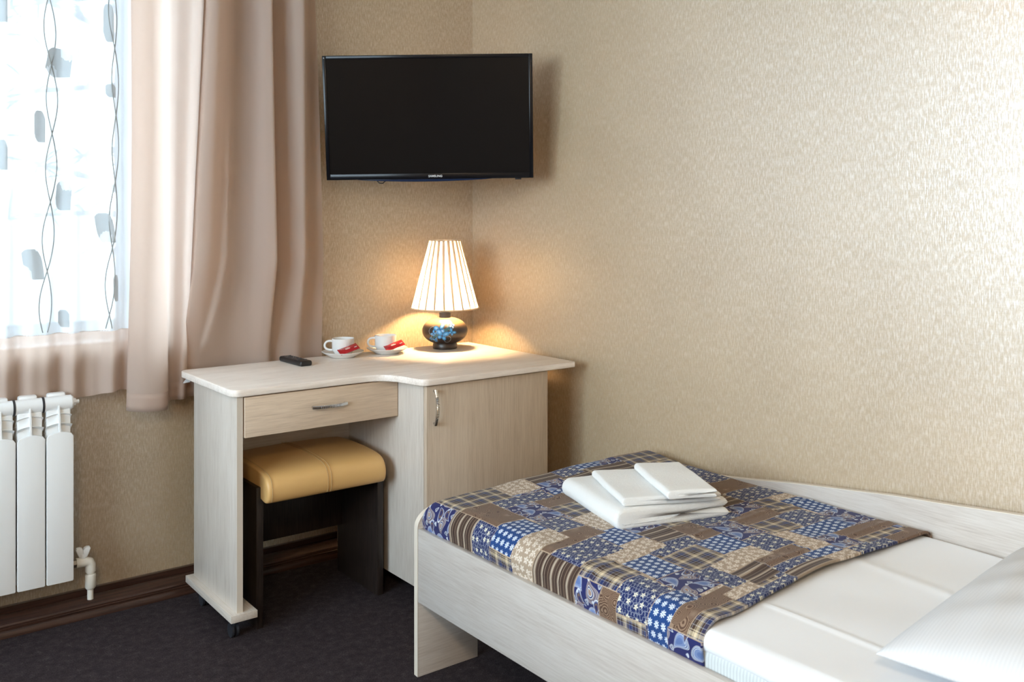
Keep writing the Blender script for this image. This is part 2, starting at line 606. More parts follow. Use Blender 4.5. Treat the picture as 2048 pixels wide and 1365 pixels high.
# ------------------------------------------------------------------ mesh helpers
def bm_box(bm, x0, x1, y0, y1, z0, z1, bev=0.0, seg=2):
    vs = [bm.verts.new((x, y, z)) for z in (z0, z1) for y in (y0, y1) for x in (x0, x1)]
    fs = [(0, 2, 3, 1), (4, 5, 7, 6), (0, 1, 5, 4), (2, 6, 7, 3), (0, 4, 6, 2), (1, 3, 7, 5)]
    faces = [bm.faces.new([vs[i] for i in f]) for f in fs]
    if bev > 0:
        es = list({e for f in faces for e in f.edges})
        bmesh.ops.bevel(bm, geom=es, offset=bev, segments=seg, profile=0.5, affect='EDGES')


def bm_prism(bm, pts, axis, a0, a1, bev=0.0, seg=2):
    """extrude a polygon; axis 'z': pts (x,y); 'y': pts (x,z); 'x': pts (y,z)"""
    def co(p, a):
        return {'z': (p[0], p[1], a), 'y': (p[0], a, p[1]), 'x': (a, p[0], p[1])}[axis]
    n = len(pts)
    lo = [bm.verts.new(co(p, a0)) for p in pts]
    hi = [bm.verts.new(co(p, a1)) for p in pts]
    faces = [bm.faces.new(lo[::-1]), bm.faces.new(hi)]
    for i in range(n):
        j = (i + 1) % n
        faces.append(bm.faces.new((lo[i], lo[j], hi[j], hi[i])))
    bmesh.ops.recalc_face_normals(bm, faces=faces)
    if bev > 0:
        caps = faces[:2]
        es = list({e for f in caps for e in f.edges})
        bmesh.ops.bevel(bm, geom=es, offset=bev, segments=seg, profile=0.5, affect='EDGES')


def bm_tube(bm, pts, rad, n=10, caps=True):
    pts = [Vector(p) for p in pts]
    rads = rad if isinstance(rad, (list, tuple)) else [rad] * len(pts)
    rings = []
    prev = None
    for i, p in enumerate(pts):
        t = (pts[min(i + 1, len(pts) - 1)] - pts[max(i - 1, 0)]).normalized()
        if prev is None:
            ref = Vector((0, 0, 1)) if abs(t.z) < 0.9 else Vector((1, 0, 0))
            a = t.cross(ref).normalized()
        else:
            a = (prev - t * prev.dot(t)).normalized()
        prev = a
        b2 = t.cross(a)
        rings.append([bm.verts.new(p + (a * math.cos(2 * math.pi * k / n) + b2 * math.sin(2 * math.pi * k / n)) * rads[i]) for k in range(n)])
    for r0, r1 in zip(rings, rings[1:]):
        for k in range(n):
            bm.faces.new((r0[k], r0[(k + 1) % n], r1[(k + 1) % n], r1[k]))
    if caps:
        bm.faces.new(rings[0][::-1])
        bm.faces.new(rings[-1])


def bm_lathe(bm, prof, n=48, center=(0, 0, 0), close=False):
    cx, cy, cz = center
    rings = []
    for r, z in prof:
        if r < 1e-6:
            rings.append([bm.verts.new((cx, cy, cz + z))])
        else:
            rings.append([bm.verts.new((cx + r * math.cos(2 * math.pi * k / n), cy + r * math.sin(2 * math.pi * k / n), cz + z)) for k in range(n)])
    pairs = list(zip(rings, rings[1:]))
    if close:
        pairs.append((rings[-1], rings[0]))
    for a, b in pairs:
        for k in range(n):
            j = (k + 1) % n
            if len(a) == 1 and len(b) == 1:
                continue
            if len(a) == 1:
                bm.faces.new((a[0], b[j], b[k]))
            elif len(b) == 1:
                bm.faces.new((a[k], a[j], b[0]))
            else:
                bm.faces.new((a[k], a[j], b[j], b[k]))


def obj(name, bm, mat, parent=None, smooth=True, angle=40, loc=None):
    bmesh.ops.recalc_face_normals(bm, faces=bm.faces[:])
    me = bpy.data.meshes.new(name)
    bm.to_mesh(me)
    bm.free()
    mats = mat if isinstance(mat, (list, tuple)) else [mat]
    for m in mats:
        me.materials.append(m)
    if smooth:
        me.polygons.foreach_set('use_smooth', [True] * len(me.polygons))
        try:
            me.set_sharp_from_angle(angle=R(angle))
        except Exception:
            pass
    o = bpy.data.objects.new(name, me)
    COL.objects.link(o)
    if parent is not None:
        o.parent = parent
    if loc is not None:
        o.location = loc
    return o


def grid_obj(name, P, mat, parent=None, closed_u=False, solid=0.0, smooth=True):
    """P: array (n,m,3) -> quad sheet"""
    P = np.asarray(P, float)
    n, m, _ = P.shape
    idx = np.arange(n * m).reshape(n, m)
    if closed_u:
        idx = np.vstack([idx, idx[:1]])
    q = np.stack([idx[:-1, :-1], idx[1:, :-1], idx[1:, 1:], idx[:-1, 1:]], -1).reshape(-1, 4)
    me = bpy.data.meshes.new(name)
    me.from_pydata(P.reshape(-1, 3).tolist(), [], q.tolist())
    me.materials.append(mat)
    me.polygons.foreach_set('use_smooth', [smooth] * len(me.polygons))
    me.update()
    o = bpy.data.objects.new(name, me)
    COL.objects.link(o)
    if parent is not None:
        o.parent = parent
    if solid:
        md = o.modifiers.new('thickness', 'SOLIDIFY')
        md.thickness = solid
        md.offset = 0
    return o


def tag(o, label, cat, group=None):
    o['label'] = label
    o['category'] = cat
    if group:
        o['group'] = group
    return o


def empty(name, loc, label, cat, rz=0.0, group=None):
    o = bpy.data.objects.new(name, None)
    o.empty_display_size = 0.05
    o.location = loc
    o.rotation_euler = (0, 0, rz)
    COL.objects.link(o)
    return tag(o, label, cat, group)


def struct(o):
    o['kind'] = 'structure'
    return o


def copy_part(o, parent, offset=(0, 0, 0)):
    c = o.copy()
    c.parent = parent
    c.location = Vector(o.location) + Vector(offset)
    COL.objects.link(c)
    return c


def box_obj(name, dims, mat, parent=None, bev=0.0, seg=2):
    bm = bmesh.new()
    bm_box(bm, *dims, bev=bev, seg=seg)
    return obj(name, bm, mat, parent)


# ------------------------------------------------------------------ room shell
RX0, RY0 = -4.3, -4.7
WX, WY = 0.025, 0.035              # inner faces of the right wall and the window wall
bm = bmesh.new()
bm_box(bm, RX0 - 0.2, 0.2, RY0 - 0.2, 0.42, -0.12, 0.0)
struct(obj('floor', bm, M['carpet'], smooth=False))
bm = bmesh.new()
bm_box(bm, RX0 - 0.2, 0.2, RY0 - 0.2, 0.42, CEIL, CEIL + 0.12)
struct(obj('ceiling', bm, M['ceiling'], smooth=False))
# window wall, built around the opening
bm = bmesh.new()
bm_box(bm, RX0 - 0.2, WX0, WY, WALL_T, 0, CEIL)
bm_box(bm, WX1, 0.2, WY, WALL_T, 0, CEIL)
bm_box(bm, WX0, WX1, WY, WALL_T, 0, WZ0)
bm_box(bm, WX0, WX1, WY, WALL_T, WZ1, CEIL)
struct(obj('wall_back', bm, M['paper_back'], smooth=False))
bm = bmesh.new()
bm_box(bm, WX1 - 0.004, WX1, WY + 0.004, 0.27, WZ0, WZ1)
bm_box(bm, WX0, WX0 + 0.004, WY + 0.004, 0.27, WZ0, WZ1)
bm_box(bm, WX0 + 0.004, WX1 - 0.004, WY + 0.004, 0.27, WZ1 - 0.004, WZ1)
struct(obj('trim_1', bm, M['ceiling'], smooth=False))
bm = bmesh.new()
bm_box(bm, WX, 0.2, RY0 - 0.2, WY, 0, CEIL)
struct(obj('wall_right', bm, M['paper_side'], smooth=False))
bm = bmesh.new()
bm_box(bm, RX0 - 0.2, RX0, RY0 - 0.2, LY0, 0, CEIL)
bm_box(bm, RX0 - 0.2, RX0, LY1, WY, 0, CEIL)
bm_box(bm, RX0 - 0.2, RX0, LY0, LY1, 0, WZ0)
bm_box(bm, RX0 - 0.2, RX0, LY0, LY1, WZ1, CEIL)
struct(obj('wall_left', bm, M['paper_side'], smooth=False))
bm = bmesh.new()
bm_box(bm, RX0, WX, RY0 - 0.2, RY0, 0, CEIL)
struct(obj('wall_front', bm, M['plain_wall'], smooth=False))
# deep stained skirting along the window wall, and a plain one on the right wall
prof = [(WY, 0), (-0.067, 0), (-0.067, 0.003), (-0.0655, 0.010), (-0.063, 0.016), (-0.0595, 0.020), (-0.055, 0.0215), (-0.0535, 0.0205), (-0.0545, 0.026), (-0.0515, 0.0275), (-0.050, 0.0265), (-0.0505, 0.031), (-0.0475, 0.036), (-0.044, 0.0375), (-0.024, 0.050), (-0.010, 0.053), (-0.004, 0.052), (-0.003, 0.044), (0.010, 0.044), (0.011, 0.067), (0.022, 0.067), (WY, 0.064)]
bm = bmesh.new()
bm_prism(bm, prof, 'x', RX0, WX)
struct(obj('baseboard_back', bm, M['skirting'], smooth=True, angle=25))
bm = bmesh.new()
bm_prism(bm, [(WX, 0.0), (WX, 0.062), (WX - 0.010, 0.062), (WX - 0.016, 0.05), (WX - 0.016, 0.0)], 'y', RY0, -0.07)
struct(obj('baseboard_right', bm, M['skirting'], smooth=False))

# ------------------------------------------------------------------ window
win = bpy.data.objects.new('window_1', None)
win.location = (0, 0, 0)
COL.objects.link(win)
struct(win)
GX1, GZ0 = -1.350, 0.909           # right and lower edge of the pane
bm = bmesh.new()
for (a, b, c, d) in ((WX0, WX0 + 0.10, WZ0, WZ1), (GX1 + 0.075, WX1, WZ0, WZ1), (WX0 + 0.10, GX1 + 0.075, WZ0, WZ0 + 0.02), (WX0 + 0.10, GX1 + 0.075, WZ1 - 0.08, WZ1)):
    bm_box(bm, a, b, 0.27, 0.34, c, d, 0.003)
obj('window_frame', bm, M['pvc'], win)
bm = bmesh.new()
for (a, b, c, d) in ((-2.46, -2.38, WZ0 + 0.02, WZ1 - 0.08), (GX1 + 0.012, GX1 + 0.075, WZ0 + 0.02, WZ1 - 0.08), (-2.38, GX1 + 0.012, WZ0 + 0.02, GZ0 - 0.012), (-2.38, GX1 + 0.012, WZ1 - 0.14, WZ1 - 0.08),
                     (WX0 + 0.10, -2.46, WZ0 + 0.02, GZ0 - 0.012), (WX0 + 0.10, -2.46, WZ1 - 0.14, WZ1 - 0.08)):
    bm_box(bm, a, b, 0.255, 0.33, c, d, 0.004)
obj('sash', bm, M['pvc'], win)
bm = bmesh.new()
for (a, b, c, d) in ((GX1, GX1 + 0.012, GZ0, WZ1 - 0.14), (-2.38, GX1 + 0.012, GZ0 - 0.012, GZ0)):
    bm_box(bm, a, b, 0.26, 0.32, c, d)
obj('gasket', bm, M['gasket'], win)
for (a, b) in ((-2.38, GX1), (WX0 + 0.1, -2.46)):
    bm = bmesh.new()
    bm_box(bm, a, b, 0.290, 0.294, GZ0 - 0.005, WZ1 - 0.13)
    obj('pane', bm, M['glass'], win, smooth=False)
bm = bmesh.new()
bm_box(bm, WX0, WX1, WY + 0.005, 0.27, WZ0 - 0.018, WZ0 + 0.002, 0.004)
obj('window_sill', bm, M['pvc'], win)

win_added = bpy.data.objects.new('added_window', None)  # unseen side window, put in to light the desk side and right wall
COL.objects.link(win_added)
struct(win_added)
bm = bmesh.new()
for (a, b, c, d) in ((LY0, LY0 + 0.07, WZ0, WZ1), (LY1 - 0.07, LY1, WZ0, WZ1), (LY0 + 0.07, LY1 - 0.07, WZ0, WZ0 + 0.07), (LY0 + 0.07, LY1 - 0.07, WZ1 - 0.07, WZ1), ((LY0 + LY1) / 2 - 0.04, (LY0 + LY1) / 2 + 0.04, WZ0 + 0.07, WZ1 - 0.07)):
    bm_box(bm, RX0 - 0.16, RX0 - 0.09, a, b, c, d, 0.003)
obj('window_frame', bm, M['pvc'], win_added)
for (a, b) in ((LY0 + 0.06, (LY0 + LY1) / 2 - 0.03), ((LY0 + LY1) / 2 + 0.03, LY1 - 0.06)):
    bm = bmesh.new()
    bm_box(bm, RX0 - 0.130, RX0 - 0.126, a, b, WZ0 + 0.06, WZ1 - 0.06)
    obj('pane', bm, M['glass'], win_added, smooth=False)

# ------------------------------------------------------------------ outside: snow, trees, shrubs
M['snow'] = new_mat('snow', (0.82, 0.84, 0.87), 0.9)[0]
M['bark'] = new_mat('frosted_bark', (0.06, 0.06, 0.065), 0.95)[0]
M['shrub'] = new_mat('snowy_twigs', (0.06, 0.06, 0.062), 0.95)[0]
nx, ny = 60, 50
P = np.zeros((nx, ny, 3))
for i in range(nx):
    for j in range(ny):
        x = -26 + 40 * i / (nx - 1)
        y = 0.6 + 24 * j / (ny - 1)
        P[i, j] = (x, y, -0.9 + max(0, y - 2) * 0.115 + 0.12 * math.sin(x * 0.9 + y * 0.5) + 0.08 * math.sin(y * 1.3 - x * 0.4))
g = grid_obj('snow_ground', P, M['snow'])
struct(g)


def ground_z(x, y):
    return -0.9 + max(0, y - 2) * 0.115 + 0.12 * math.sin(x * 0.9 + y * 0.5) + 0.08 * math.sin(y * 1.3 - x * 0.4)


def tree(x, y, h, r, label, seed, twigs=16):
    rnd = random.Random(seed)
    z0 = ground_z(x, y) - 0.1
    root = empty('bare_tree', (x, y, z0), label, 'tree')
    bm = bmesh.new()
    pts = [(0.04 * math.sin(k * 1.3), 0.03 * math.cos(k * 1.7), h * k / 7) for k in range(8)]
    bm_tube(bm, pts, [r * (1 - 0.11 * k) for k in range(8)], 9)
    obj('trunk', bm, M['bark'], root)
    for k in range(twigs):
        bm = bmesh.new()
        t = 0.25 + 0.7 * k / twigs
        a = rnd.uniform(0, 6.28)
        ln = rnd.uniform(1.0, 2.0) * (1.1 - 0.5 * t)
        p0 = Vector((0, 0, h * t))
        d = Vector((math.cos(a), math.sin(a), rnd.uniform(-0.15, 0.6)))
        q = [p0 + d * ln * s + Vector((rnd.uniform(-.06, .06), rnd.uniform(-.06, .06), -0.12 * s * s * ln)) for s in (0, .3, .6, 1)]
        bm_tube(bm, q, [r * 0.33, r * 0.24, r * 0.16, r * 0.05], 6)
        for s in (1, 2, 2, 3):
            for _ in range(2):
                e = q[s] + Vector((rnd.uniform(-.5, .5), rnd.uniform(-.3, .3), rnd.uniform(-.35, .35)))
                bm_tube(bm, [q[s], (q[s] + e) / 2 + Vector((0, 0, .04)), e], [r * 0.1, r * 0.08, r * 0.03], 5)
        obj('branch', bm, M['bark'], root)


tree(0.30, 6.3, 5.4, 0.12, 'bare trunk with snowy boughs seen through the sheer, nearest the pane', 3, 18)
tree(-0.9, 9.0, 6.0, 0.10, 'thinner bare tree farther back in the snow outside the window', 5, 14)


def shrub(x, y, s, label, seed):
    rnd = random.Random(seed)
    root = empty('snowy_shrub', (x, y, ground_z(x, y) - 0.05), label, 'shrub')
    bm = bmesh.new()
    for k in range(34):
        a, e = rnd.uniform(0, 6.28), rnd.uniform(0.15, 1.4)
        d = Vector((math.cos(a) * math.cos(e), math.sin(a) * math.cos(e), math.sin(e)))
        ln = s * rnd.uniform(0.6, 1.0)
        mid = d * ln * 0.55 + Vector((0, 0, 0.08 * s))
        bm_tube(bm, [(0, 0, 0), mid, d * ln], [0.022 * s, 0.016 * s, 0.006 * s], 5)
        for _ in range(3):
            q = mid + Vector((rnd.uniform(-.25, .25), rnd.uniform(-.25, .25), rnd.uniform(-.05, .3))) * s
            bm_tube(bm, [mid, q], [0.012 * s, 0.004 * s], 4)
    o = obj('twigs', bm, M['shrub'], root)
    o['kind'] = 'stuff'


shrub(0.02, 4.6, 0.62, 'snow-dusted grey shrub outside, behind the middle of the sheer curtain', 11)
shrub(0.62, 5.0, 0.55, 'snow-dusted grey shrub outside, just left of the taupe drape', 12)
shrub(-0.75, 5.2, 0.40, 'small grey shrub outside, behind the left of the sheer curtain', 13)


# ------------------------------------------------------------------ sheer curtain
def sheer_y(x, z):
    k = 0.75 + 0.25 * min(1, max(0, (2.4 - z) / 1.5))
    ph = 0.15 * (z - 0.7)
    return -0.024 + k * (0.014 * math.sin(x * 62 + 1.2 + ph) + 0.008 * math.sin(x * 101 + 0.4 - ph * 2) + 0.006 * math.sin(x * 23))


sheer = empty('sheer_curtain', (-2.3, -0.024, 0.70), 'white sheer curtain with pale leaf embroidery and beige hem across the window', 'curtain')
SOFF = Vector(sheer.location)


def sheer_grid(z0, z1, nz, wob=0.0, dy=0.0):
    xs = np.arange(-4.2, -1.380, 0.0065)
    zs = np.linspace(z0, z1, nz)
    P = np.zeros((len(xs), nz, 3))
    for i, x in enumerate(xs):
        for j, z in enumerate(zs):
            zz = z + (wob * math.sin(x * 31 + 2.0) if j == 0 else 0)
            P[i, j] = (x - SOFF.x, sheer_y(x, z) - SOFF.y + dy, zz - SOFF.z)
    return P


grid_obj('voile', sheer_grid(0.905, 2.44, 22), M['sheer'], sheer)
hb = grid_obj('hem_band', sheer_grid(0.702, 0.907, 10, 0.006), M['hem'], sheer)
hb['label'] = 'opaque beige linen hem band'
# embroidered leaves and the two crossing vines: x = -1.768 + px*.00148
leafs = [(68, 257, 11, 32, 0.0), (106, 128, 24, 30, 0.1), (116, 391, 13, 30, 0.05), (56, 525, 18, 31, -0.1), (198, 455, 17, 31, -0.1), (117, 635, 9, 18, 0.0), (220, 578, 7, 28, 0.0), (209, 178, 10, 14, 0.0),
         (-2, 315, 9, 30, 0), (-3, 30, 10, 34, 0), (205, 40, 10, 40, 0), (-95, 200, 18, 30, 0.1), (-80, 430, 18, 30, -0.1), (-150, 560, 18, 30, 0.1)]

leafs += [(px - 154 * k + 9 * (k % 2), py + 37 * (k % 3), wp, hp, sk) for k in (2, 3, 4) for (px, py, wp, hp, sk) in leafs[:11]]


def pxz(px, py):
    return -1.768 + px * 0.00148, 1.27 - (py - 437) * 0.0016


for (px, py, wp, hp, sk) in leafs:
    cx, cz = pxz(px, py)
    hw, hh = wp * 0.00148, hp * 0.0016
    bm = bmesh.new()
    nu = 9
    cols = []
    for i in range(nu):
        a = -1 + 2 * i / (nu - 1)
        top = hh * (0.92 if a < 0.25 else 0.92 - 0.5 * ((a - 0.25) / 0.75) ** 2) * (1 if a > -0.6 else 1 - 0.9 * (-0.6 - a) ** 1.3)
        bot = -hh * (1 if a > -0.25 else 1 - 0.55 * ((-0.25 - a) / 0.75) ** 2)
        cols.append([bm.verts.new((cx + a * hw + sk * t * hh - SOFF.x, sheer_y(cx + a * hw, cz + t * hh) - 0.0012 - SOFF.y, cz + z - SOFF.z)) for t, z in ((-1, bot), (-0.33, bot * 0.33), (0.33, top * 0.33), (1, top))])
    for a, b in zip(cols, cols[1:]):
        for k in range(3):
            bm.faces.new((a[k], b[k], b[k + 1], a[k + 1]))
    obj('embroidered_leaf', bm, M['embroidery'], sheer)
for (vx, amp, ph) in ((86, 13, 0.0), (86, 13, math.pi), (212, 9, 1.0), (212, 9, 1.0 + math.pi), (-70, 12, 0.4), (-70, 12, 0.4 + math.pi), (-225, 12, 2.0), (-225, 12, 2.0 + math.pi), (-370, 10, 0.9), (-370, 10, 0.9 + math.pi), (-520, 12, 1.5), (-520, 12, 1.5 + math.pi)):
    pts = []
    for k in range(140):
        py = -300 + 960 * k / 139
        x, z = pxz(vx + amp * math.sin(py / 43.0 + ph) + 8 * math.sin(py / 150.0), py)
        pts.append((x - SOFF.x, sheer_y(x, z) - 0.0014 - SOFF.y, z - SOFF.z))
    bm = bmesh.new()
    bm_tube(bm, pts, 0.0017, 4)
    obj('embroidered_vine', bm, M['thread'], sheer)

# ------------------------------------------------------------------ taupe drape
# control points along the cloth: (x high up, x at the hem, y) ; y is towards the wall when larger
CP = [(-1.352, -1.362, -0.022, 0.640), (-1.385, -1.392, -0.026, 0.640), (-1.402, -1.407, -0.052, 0.641), (-1.372, -1.372, -0.078, 0.639), (-1.325, -1.318, -0.080, 0.637), (-1.296, -1.288, -0.062, 0.637), (-1.276, -1.272, -0.024, 0.648),
      (-1.240, -1.256, -0.026, 0.655), (-1.198, -1.232, -0.048, 0.658), (-1.166, -1.212, -0.040, 0.658), (-1.140, -1.200, -0.014, 0.658), (-1.150, -1.214, -0.058, 0.66), (-1.158, -1.226, -0.090, 0.66), (-1.128, -1.180, -0.100, 0.66), (-1.090, -1.120, -0.072, 0.66),
      (-1.040, -1.050, -0.040, 0.66), (-0.995, -0.990, -0.052, 0.66), (-0.958, -0.942, -0.088, 0.66), (-0.934, -0.914, -0.094, 0.66), (-0.926, -0.902, -0.050, 0.66), (-0.918, -0.890, -0.016, 0.66), (-0.880, -0.862, -0.040, 0.66),
      (-0.840, -0.822, -0.074, 0.66), (-0.812, -0.796, -0.084, 0.66), (-0.790, -0.766, -0.058, 0.66), (-0.764, -0.730, -0.040, 0.66), (-0.742, -0.692, -0.044, 0.66)]


def catmull(pts, n_per):
    pts = np.array(pts, float)
    ext = np.vstack([2 * pts[0] - pts[1], pts, 2 * pts[-1] - pts[-2]])
    out = []
    for i in range(len(pts) - 1):
        p0, p1, p2, p3 = ext[i:i + 4]
        for k in range(n_per):
            t = k / n_per
            out.append(0.5 * ((2 * p1) + (-p0 + p2) * t + (2 * p0 - 5 * p1 + 4 * p2 - p3) * t * t + (-p0 + 3 * p1 - 3 * p2 + p3) * t ** 3))
    out.append(pts[-1])
    return np.array(out)


cps = catmull(CP, 9)
zs = np.concatenate([np.linspace(0, 1, 46)])
drape = empty('drape_curtain', (-1.1, -0.05, 0.64), 'long taupe drape hanging in folds between the window and the television', 'curtain')
DO = Vector(drape.location)


def drape_points(z_of_t, nz):
    P = np.zeros((len(cps), nz, 3))
    for i, (xt, xb, y0, zb) in enumerate(cps):
        for j in range(nz):
            z = z_of_t(j / (nz - 1), zb)
            f = min(1.25, max(0.0, (2.05 - z) / (2.05 - 0.75)))
            fb = f + 0.10 * math.sin(math.pi * min(1, f)) * (1 if i > 95 else -1)
            x = xt + (xb - xt) * f
            if i < 40:
                x += 0.012 * math.sin(2.2 * (z - 0.9)) * (1 - i / 40)
            y = -0.05 + 1.35 * (y0 + 0.05) + 0.006 * math.sin(z * 3.1 + i * 0.05)
            if z < 1.12:                                    # tucked behind the table's rear edge
                q = min(1.0, (1.12 - z) / 0.32) * min(1, max(0, (i - 82) / 18))
                yt = -0.004 + 0.30 * (y + 0.05)
                y = y * (1 - q) + yt * q
            y = min(y, 0.022)
            P[i, j] = (x - DO.x, y - DO.y, z - DO.z)
    return P


grid_obj('cloth', drape_points(lambda t, zb: zb + 0.058 + (2.47 - zb - 0.058) * t, 60), M['drape'], drape)
hm = grid_obj('hem', drape_points(lambda t, zb: zb + 0.059 * t, 4), M['drape'], drape)
hmd = hm.modifiers.new('thickness', 'SOLIDIFY')
hmd.thickness = 0.0022
bm = bmesh.new()
bm_prism(bm, [(-1.238, 0.716), (-1.214, 0.718), (-1.214, 0.730), (-1.224, 0.731), (-1.232, 0.726)], 'y', -0.0745, -0.0735)
bmesh.ops.translate(bm, vec=-DO, verts=bm.verts[:])
cl_ = obj('care_label', bm, M['pvc'], drape)
cl_['label'] = 'small white sewn-in tag'
bm = bmesh.new()
bm_tube(bm, [(-3.5, -0.06, 2.49), (-0.55, -0.06, 2.49)], 0.012, 12)
tag(obj('curtain_rod', bm, M['chrome']), 'metal curtain rod above the window, carrying drape and sheer', 'rod')

# ------------------------------------------------------------------ radiator
rad = empty('radiator', (-1.5855, -0.11, 0.147), 'white sectional radiator under the window with valve at its lower corner', 'radiator')
PITCH = 0.0805


def rad_section():
    """local frame: right edge x=0, front y=0, bottom z=0; goes to -x"""
    wv = 0.0765
    x0, x1 = -wv, 0.0
    bm = bmesh.new()                                              # rear body: core fins and header tubes
    bm_box(bm, x0 + 0.004, x1 - 0.004, 0.022, 0.075, 0.02, 0.53, 0.004)
    bm_tube(bm, [(x0 - 0.0005, 0.042, 0.547), (x1 + 0.0005, 0.042, 0.547)], 0.0235, 20)
    bm_tube(bm, [(x0 - 0.0005, 0.042, 0.03), (x1 + 0.0005, 0.042, 0.03)], 0.021, 20)
    bm_box(bm, x0 + 0.012, x1 - 0.012, 0.05, 0.078, 0.545, 0.578, 0.006)
    bm_box(bm, x0 + 0.002, x1 - 0.002, 0.010, 0.022, 0.02, 0.44, 0.002)
    sec = obj('section', bm, M['radiator'], rad)
    # flat front plate with a gently arched top
    pts = [(x0 + 0.003, 0.0), (x1 - 0.003, 0.0), (x1, 0.003)]
    n = 12
    for k in range(n + 1):
        a = k / n
        x = x1 - (x1 - x0) * a
        z = 0.4555 + 0.0095 * (1 - (2 * a - 1) ** 2) - (0.006 if k in (0, n) else 0)
        pts.append((x, z))
    pts.append((x0, 0.003))
    bm = bmesh.new()
    bm_prism(bm, pts, 'y', 0.0, 0.009, 0.0022)
    fp = obj('front_panel', bm, M['radiator'], sec)
    # middle rib up to the header
    bm = bmesh.new()
    bm_prism(bm, [(0.003, 0.455), (0.009, 0.455), (0.05, 0.52), (0.03, 0.562), (0.022, 0.555), (0.008, 0.51)], 'x', (x0 + x1) / 2 - 0.0028, (x0 + x1) / 2 + 0.0028, 0.001)
    obj('rib', bm, M['radiator'], sec)
    for k, (zz, yy) in enumerate(((0.484, 0.009), (0.513, 0.016))):
        bm = bmesh.new()
        vs = []
        m_ = 8
        rows = []
        for i in range(m_ + 1):
            a = i / m_
            x = x0 + 0.002 + (x1 - x0 - 0.004) * a
            arch = 0.007 * (1 - (2 * a - 1) ** 2)
            rows.append([bm.verts.new((x, yy, zz + arch)), bm.verts.new((x, yy + 0.003, zz + arch + 0.001)), bm.verts.new((x, yy + 0.045, zz + arch - 0.028)), bm.verts.new((x, yy + 0.043, zz + arch - 0.031))])
        for a, b in zip(rows, rows[1:]):
            for q in range(4):
                bm.faces.new((a[q], b[q], b[(q + 1) % 4], a[(q + 1) % 4]))
        bm.faces.new(rows[0][::-1])
        bm.faces.new(rows[-1])
        obj('louvre', bm, M['radiator'], sec)
    return sec


sec0 = rad_section()
for k in range(1, 10):
    c = copy_part(sec0, rad, (-PITCH * k, 0, 0))
    for ch in list(sec0.children):
        copy_part(ch, c)
bm = bmesh.new()
bm_tube(bm, [(-0.0035 - PITCH + 0.0005, 0.042, 0.547), (-PITCH + PITCH - 0.0766 - 0.0005, 0.042, 0.547)], 0.0245, 20)
g0 = obj('joint_ring', bm, M['radiator_dark'], rad)
for k in range(1, 9):
    copy_part(g0, rad, (-PITCH * k, 0, 0))
bm = bmesh.new()
bm_tube(bm, [(0, 0.042, 0.547), (0.006, 0.042, 0.547)], [0.021, 0.019], 20)
bm_tube(bm, [(0.006, 0.042, 0.547), (0.014, 0.042, 0.547)], 0.012, 6)
bm_tube(bm, [(0.014, 0.042, 0.547), (0.024, 0.042, 0.547)], 0.0065, 6)
obj('bleed_plug', bm, M['radiator'], rad)
# lower valve: nut, angle body, coupling and butterfly handle
bm = bmesh.new()
bm_tube(bm, [(0, 0.042, 0.037), (0.006, 0.042, 0.037)], 0.015, 14)
bm_tube(bm, [(0.006, 0.042, 0.037), (0.017, 0.042, 0.037)], 0.0125, 6)
v_n = obj('valve_nut', bm, M['brass'], rad)
v_n['label'] = 'dull metal union nut'
bm = bmesh.new()
bm_tube(bm, [(0.016, 0.042, 0.037), (0.045, 0.042, 0.037), (0.054, 0.042, 0.033), (0.058, 0.042, 0.024), (0.058, 0.042, 0.002)], 0.0155, 16)
bm_tube(bm, [(0.058, 0.042, 0.002), (0.058, 0.042, -0.004)], 0.011, 16)
bm_tube(bm, [(0.058, 0.042, -0.004), (0.058, 0.042, -0.008), (0.058, 0.042, -0.046), (0.058, 0.042, -0.052)], [0.0145, 0.0165, 0.0165, 0.012], 16)
bm_tube(bm, [(0.058, 0.042, -0.05), (0.058, 0.042, -0.085)], 0.0095, 12)
vb = obj('valve_body', bm, M['pipe'], rad)
bm = bmesh.new()
bm_tube(bm, [(0.036, 0.042, 0.05), (0.036, 0.042, 0.063)], 0.009, 12)
for s in (-1, 1):
    pts = [(0.036, 0.052), (0.036 + s * 0.011, 0.053), (0.036 + s * 0.017, 0.066), (0.036 + s * 0.0215, 0.078), (0.036 + s * 0.019, 0.084), (0.036 + s * 0.010, 0.085), (0.036 + s * 0.003, 0.082), (0.036, 0.074)]
    bm_prism(bm, pts if s > 0 else pts[::-1], 'y', 0.033 + (0.004 if s < 0 else 0), 0.050, 0.003)
obj('valve_handle', bm, M['pvc'], vb)

# ------------------------------------------------------------------ desk
TZ = 0.757
desk = empty('corner_desk', (-0.65, -0.3, 0.0), 'pale bleached-oak desk on casters with one drawer and a cupboard', 'desk')
DK = Vector(desk.location)
desk.location = (0, 0, 0)
desk.location = (-0.65, -0.3, 0.0)


def dpart(name, bm, mat, parent=None, **kw):
    """desk parts are written in room coordinates and shifted to the desk's own frame"""
    bmesh.ops.translate(bm, vec=-DK, verts=bm.verts[:])
    return obj(name, bm, mat, parent or desk, **kw)


def arc(cx, cy, r, a0, a1, n=8):
    return [(cx + r * math.cos(R(a0 + (a1 - a0) * k / n)), cy + r * math.sin(R(a0 + (a1 - a0) * k / n))) for k in range(n + 1)]


TL, TR, TB, TF, TC = -1.242, -0.052, -0.046, -0.528, -0.712       # left, right, back, front, cabinet front
out = []
out += arc(TL + 0.03, TB - 0.03, 0.03, 90, 180)
out += arc(TL + 0.03, TF + 0.03, 0.03, 180, 270)
